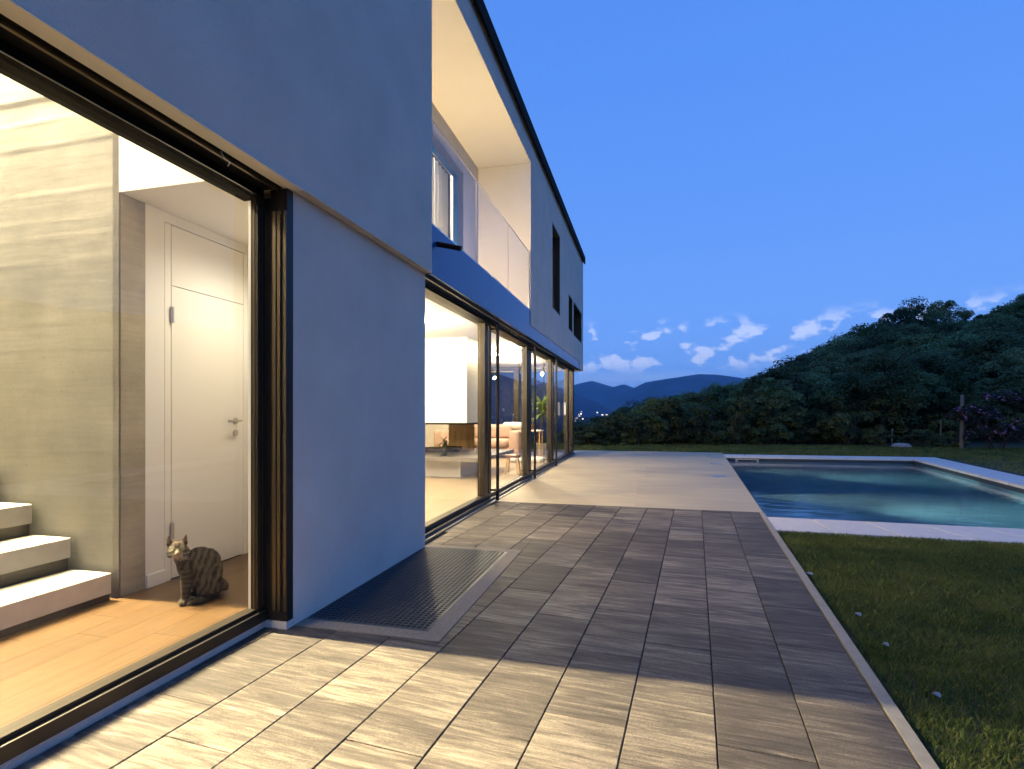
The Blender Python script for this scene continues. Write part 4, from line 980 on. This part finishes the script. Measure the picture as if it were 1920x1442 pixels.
# shrubs along the lawn edge
GS = 'shrubs along the far edge of the lawn'; LS = 'dark bushy shrub in the row along the far edge of the lawn'
for row, (d0, n) in enumerate(((20.6, 30), (22.4, 26))):
    for i in range(n):
        r = .105+(1.05-.105)*(i+rt.uniform(.15, .85))/n; d = d0+rt.uniform(-.8, .8); X = r*d; u = 960+1000*r
        if row == 0 and (1640 < u < 1740 or u > 1770): continue
        h = min(rt.uniform(.9, 2.0)*(1+.45*row), max(.75, 1.2+(774-sky_v(u)-6)/1000*d+.1)); RZ = rt.uniform(0, 6.28)
        plant_tree(X, d, h, rt.uniform(.9, 1.45), rt.randrange(4), LS, 'shrub', GS, 'shrub')
for u, d, h, wd, k, lab in ((1652, 18.9, .62, .62, 0, 'clipped round bush at the lawn edge, left of the pale rock'), (1722, 18.7, .52, .78, 1, 'low spreading bush at the lawn edge, right of the pale rock'), (1785, 18.6, .40, .6, 2, 'low yellow-green plant at the foot of the thick post')):
    RZ = k; plant_tree((u-960)/1000*d, d, h, wd, k, lab, 'shrub', None, 'shrub', zb=-.05)
ol = crown_mesh('flower_crown', 1.35, 1.15, .2, 1.85, 30, 210, .075, 77, (.022, .032, .018), (.055, .065, .035), flowers=.13)
x, y = cam2w((1868-960)/1000*17.6, 17.6); e_ = tag(empty('flowering_shrub', (x, y, -.03)), 'large pink-flowered bush at the right edge beside the thick post', 'shrub')
place('crown', ol, e_, (x, y, -.03)); o = place('stems', ST[0], e_, (x, y, -.03)); o.scale = (1.5, 1.5, 1.4)
for u, d, h, r, lab in ((1803, 18.0, 1.78, .055, 'thick weathered wooden post beside the pink-flowered bush'), (1763, 19.4, .95, .022, 'thin wooden fence post between the low bush and the thick post'), (1672, 19.2, .62, .022, 'short wooden fence post beside the clipped round bush')):
    x, y = cam2w((u-960)/1000*d, d); e_ = tag(empty('post', (x, y, -.05)), lab, 'post')
    MB().tube((x, y, -.15), (x+.02, y, h), r*1.08, r*.95, n=12).build('shaft', M['wood_post'], e_)
    MB().tube((x+.02, y, h+.0005), (x+.02, y, h+r*.5), r*.95, r*.5, n=12).build('cap', M['wood_post'], e_)
bm = bmesh.new(); bmesh.ops.create_icosphere(bm, subdivisions=3, radius=1)
for v in bm.verts: v.co *= 1+.22*mnoise.noise(v.co*1.7+Vector((3, 1, 2))); v.co = Vector((v.co.x*.30, v.co.y*.2, v.co.z*.13))
me = bpy.data.meshes.new('rock'); bm.to_mesh(me); bm.free(); me.materials.append(M['rock']); x, y = cam2w((1689-960)/1000*18.8, 18.8)
tag(place('rock', me, None, (x, y, .02)), 'pale flat rock at the lawn edge between two low bushes', 'rock')

for u, v, r_, lab in ((1517, 1078, .016, 'pale fallen leaf on the lawn near the kerb, just below the pool coping'), (1608, 1155, .013, 'pale fallen leaf on the lawn halfway down beside the kerb'), (1755, 1307, .011, 'small white petal on the lawn, lowest of the specks by the kerb'), (1660, 1212, .010, 'small dry leaf in the middle of the near lawn')):
    d = 1.2/((v-774)/1000); x, y = cam2w((u-960)/1000*d, d); lf_ = MB(); n = 9
    ring = [(x+r_*1.7*math.cos(6.283*i/n), y+r_*math.sin(6.283*i/n), .012+.008*math.sin(12.57*i/n)) for i in range(n)]
    lf_.add(ring+[(x, y, .022)]+[(p[0], p[1], p[2]-.002) for p in ring], [(i, (i+1) % n, n) for i in range(n)]+[tuple(n+1+i for i in range(n-1, -1, -1))])
    tag(lf_.build('fallen_leaf', M['rock'], None), lab, 'leaf')

# ------------------------------------------------------------------ haze: one even box of air round everything
hm, t, p = new_mat('haze_air'); t.nodes.remove(p)
pv = t.nodes.new('ShaderNodeVolumePrincipled'); pv.inputs['Color'].default_value = (.44, .73, 1, 1); pv.inputs['Density'].default_value = 8.5e-5; pv.inputs['Anisotropy'].default_value = 0
t.links.new(pv.outputs[0], t.nodes['Material Output'].inputs['Volume'])
MB().box(-9400, 9400, -9400, 10800, -101, 580).build('haze', hm, None, kind='stuff')
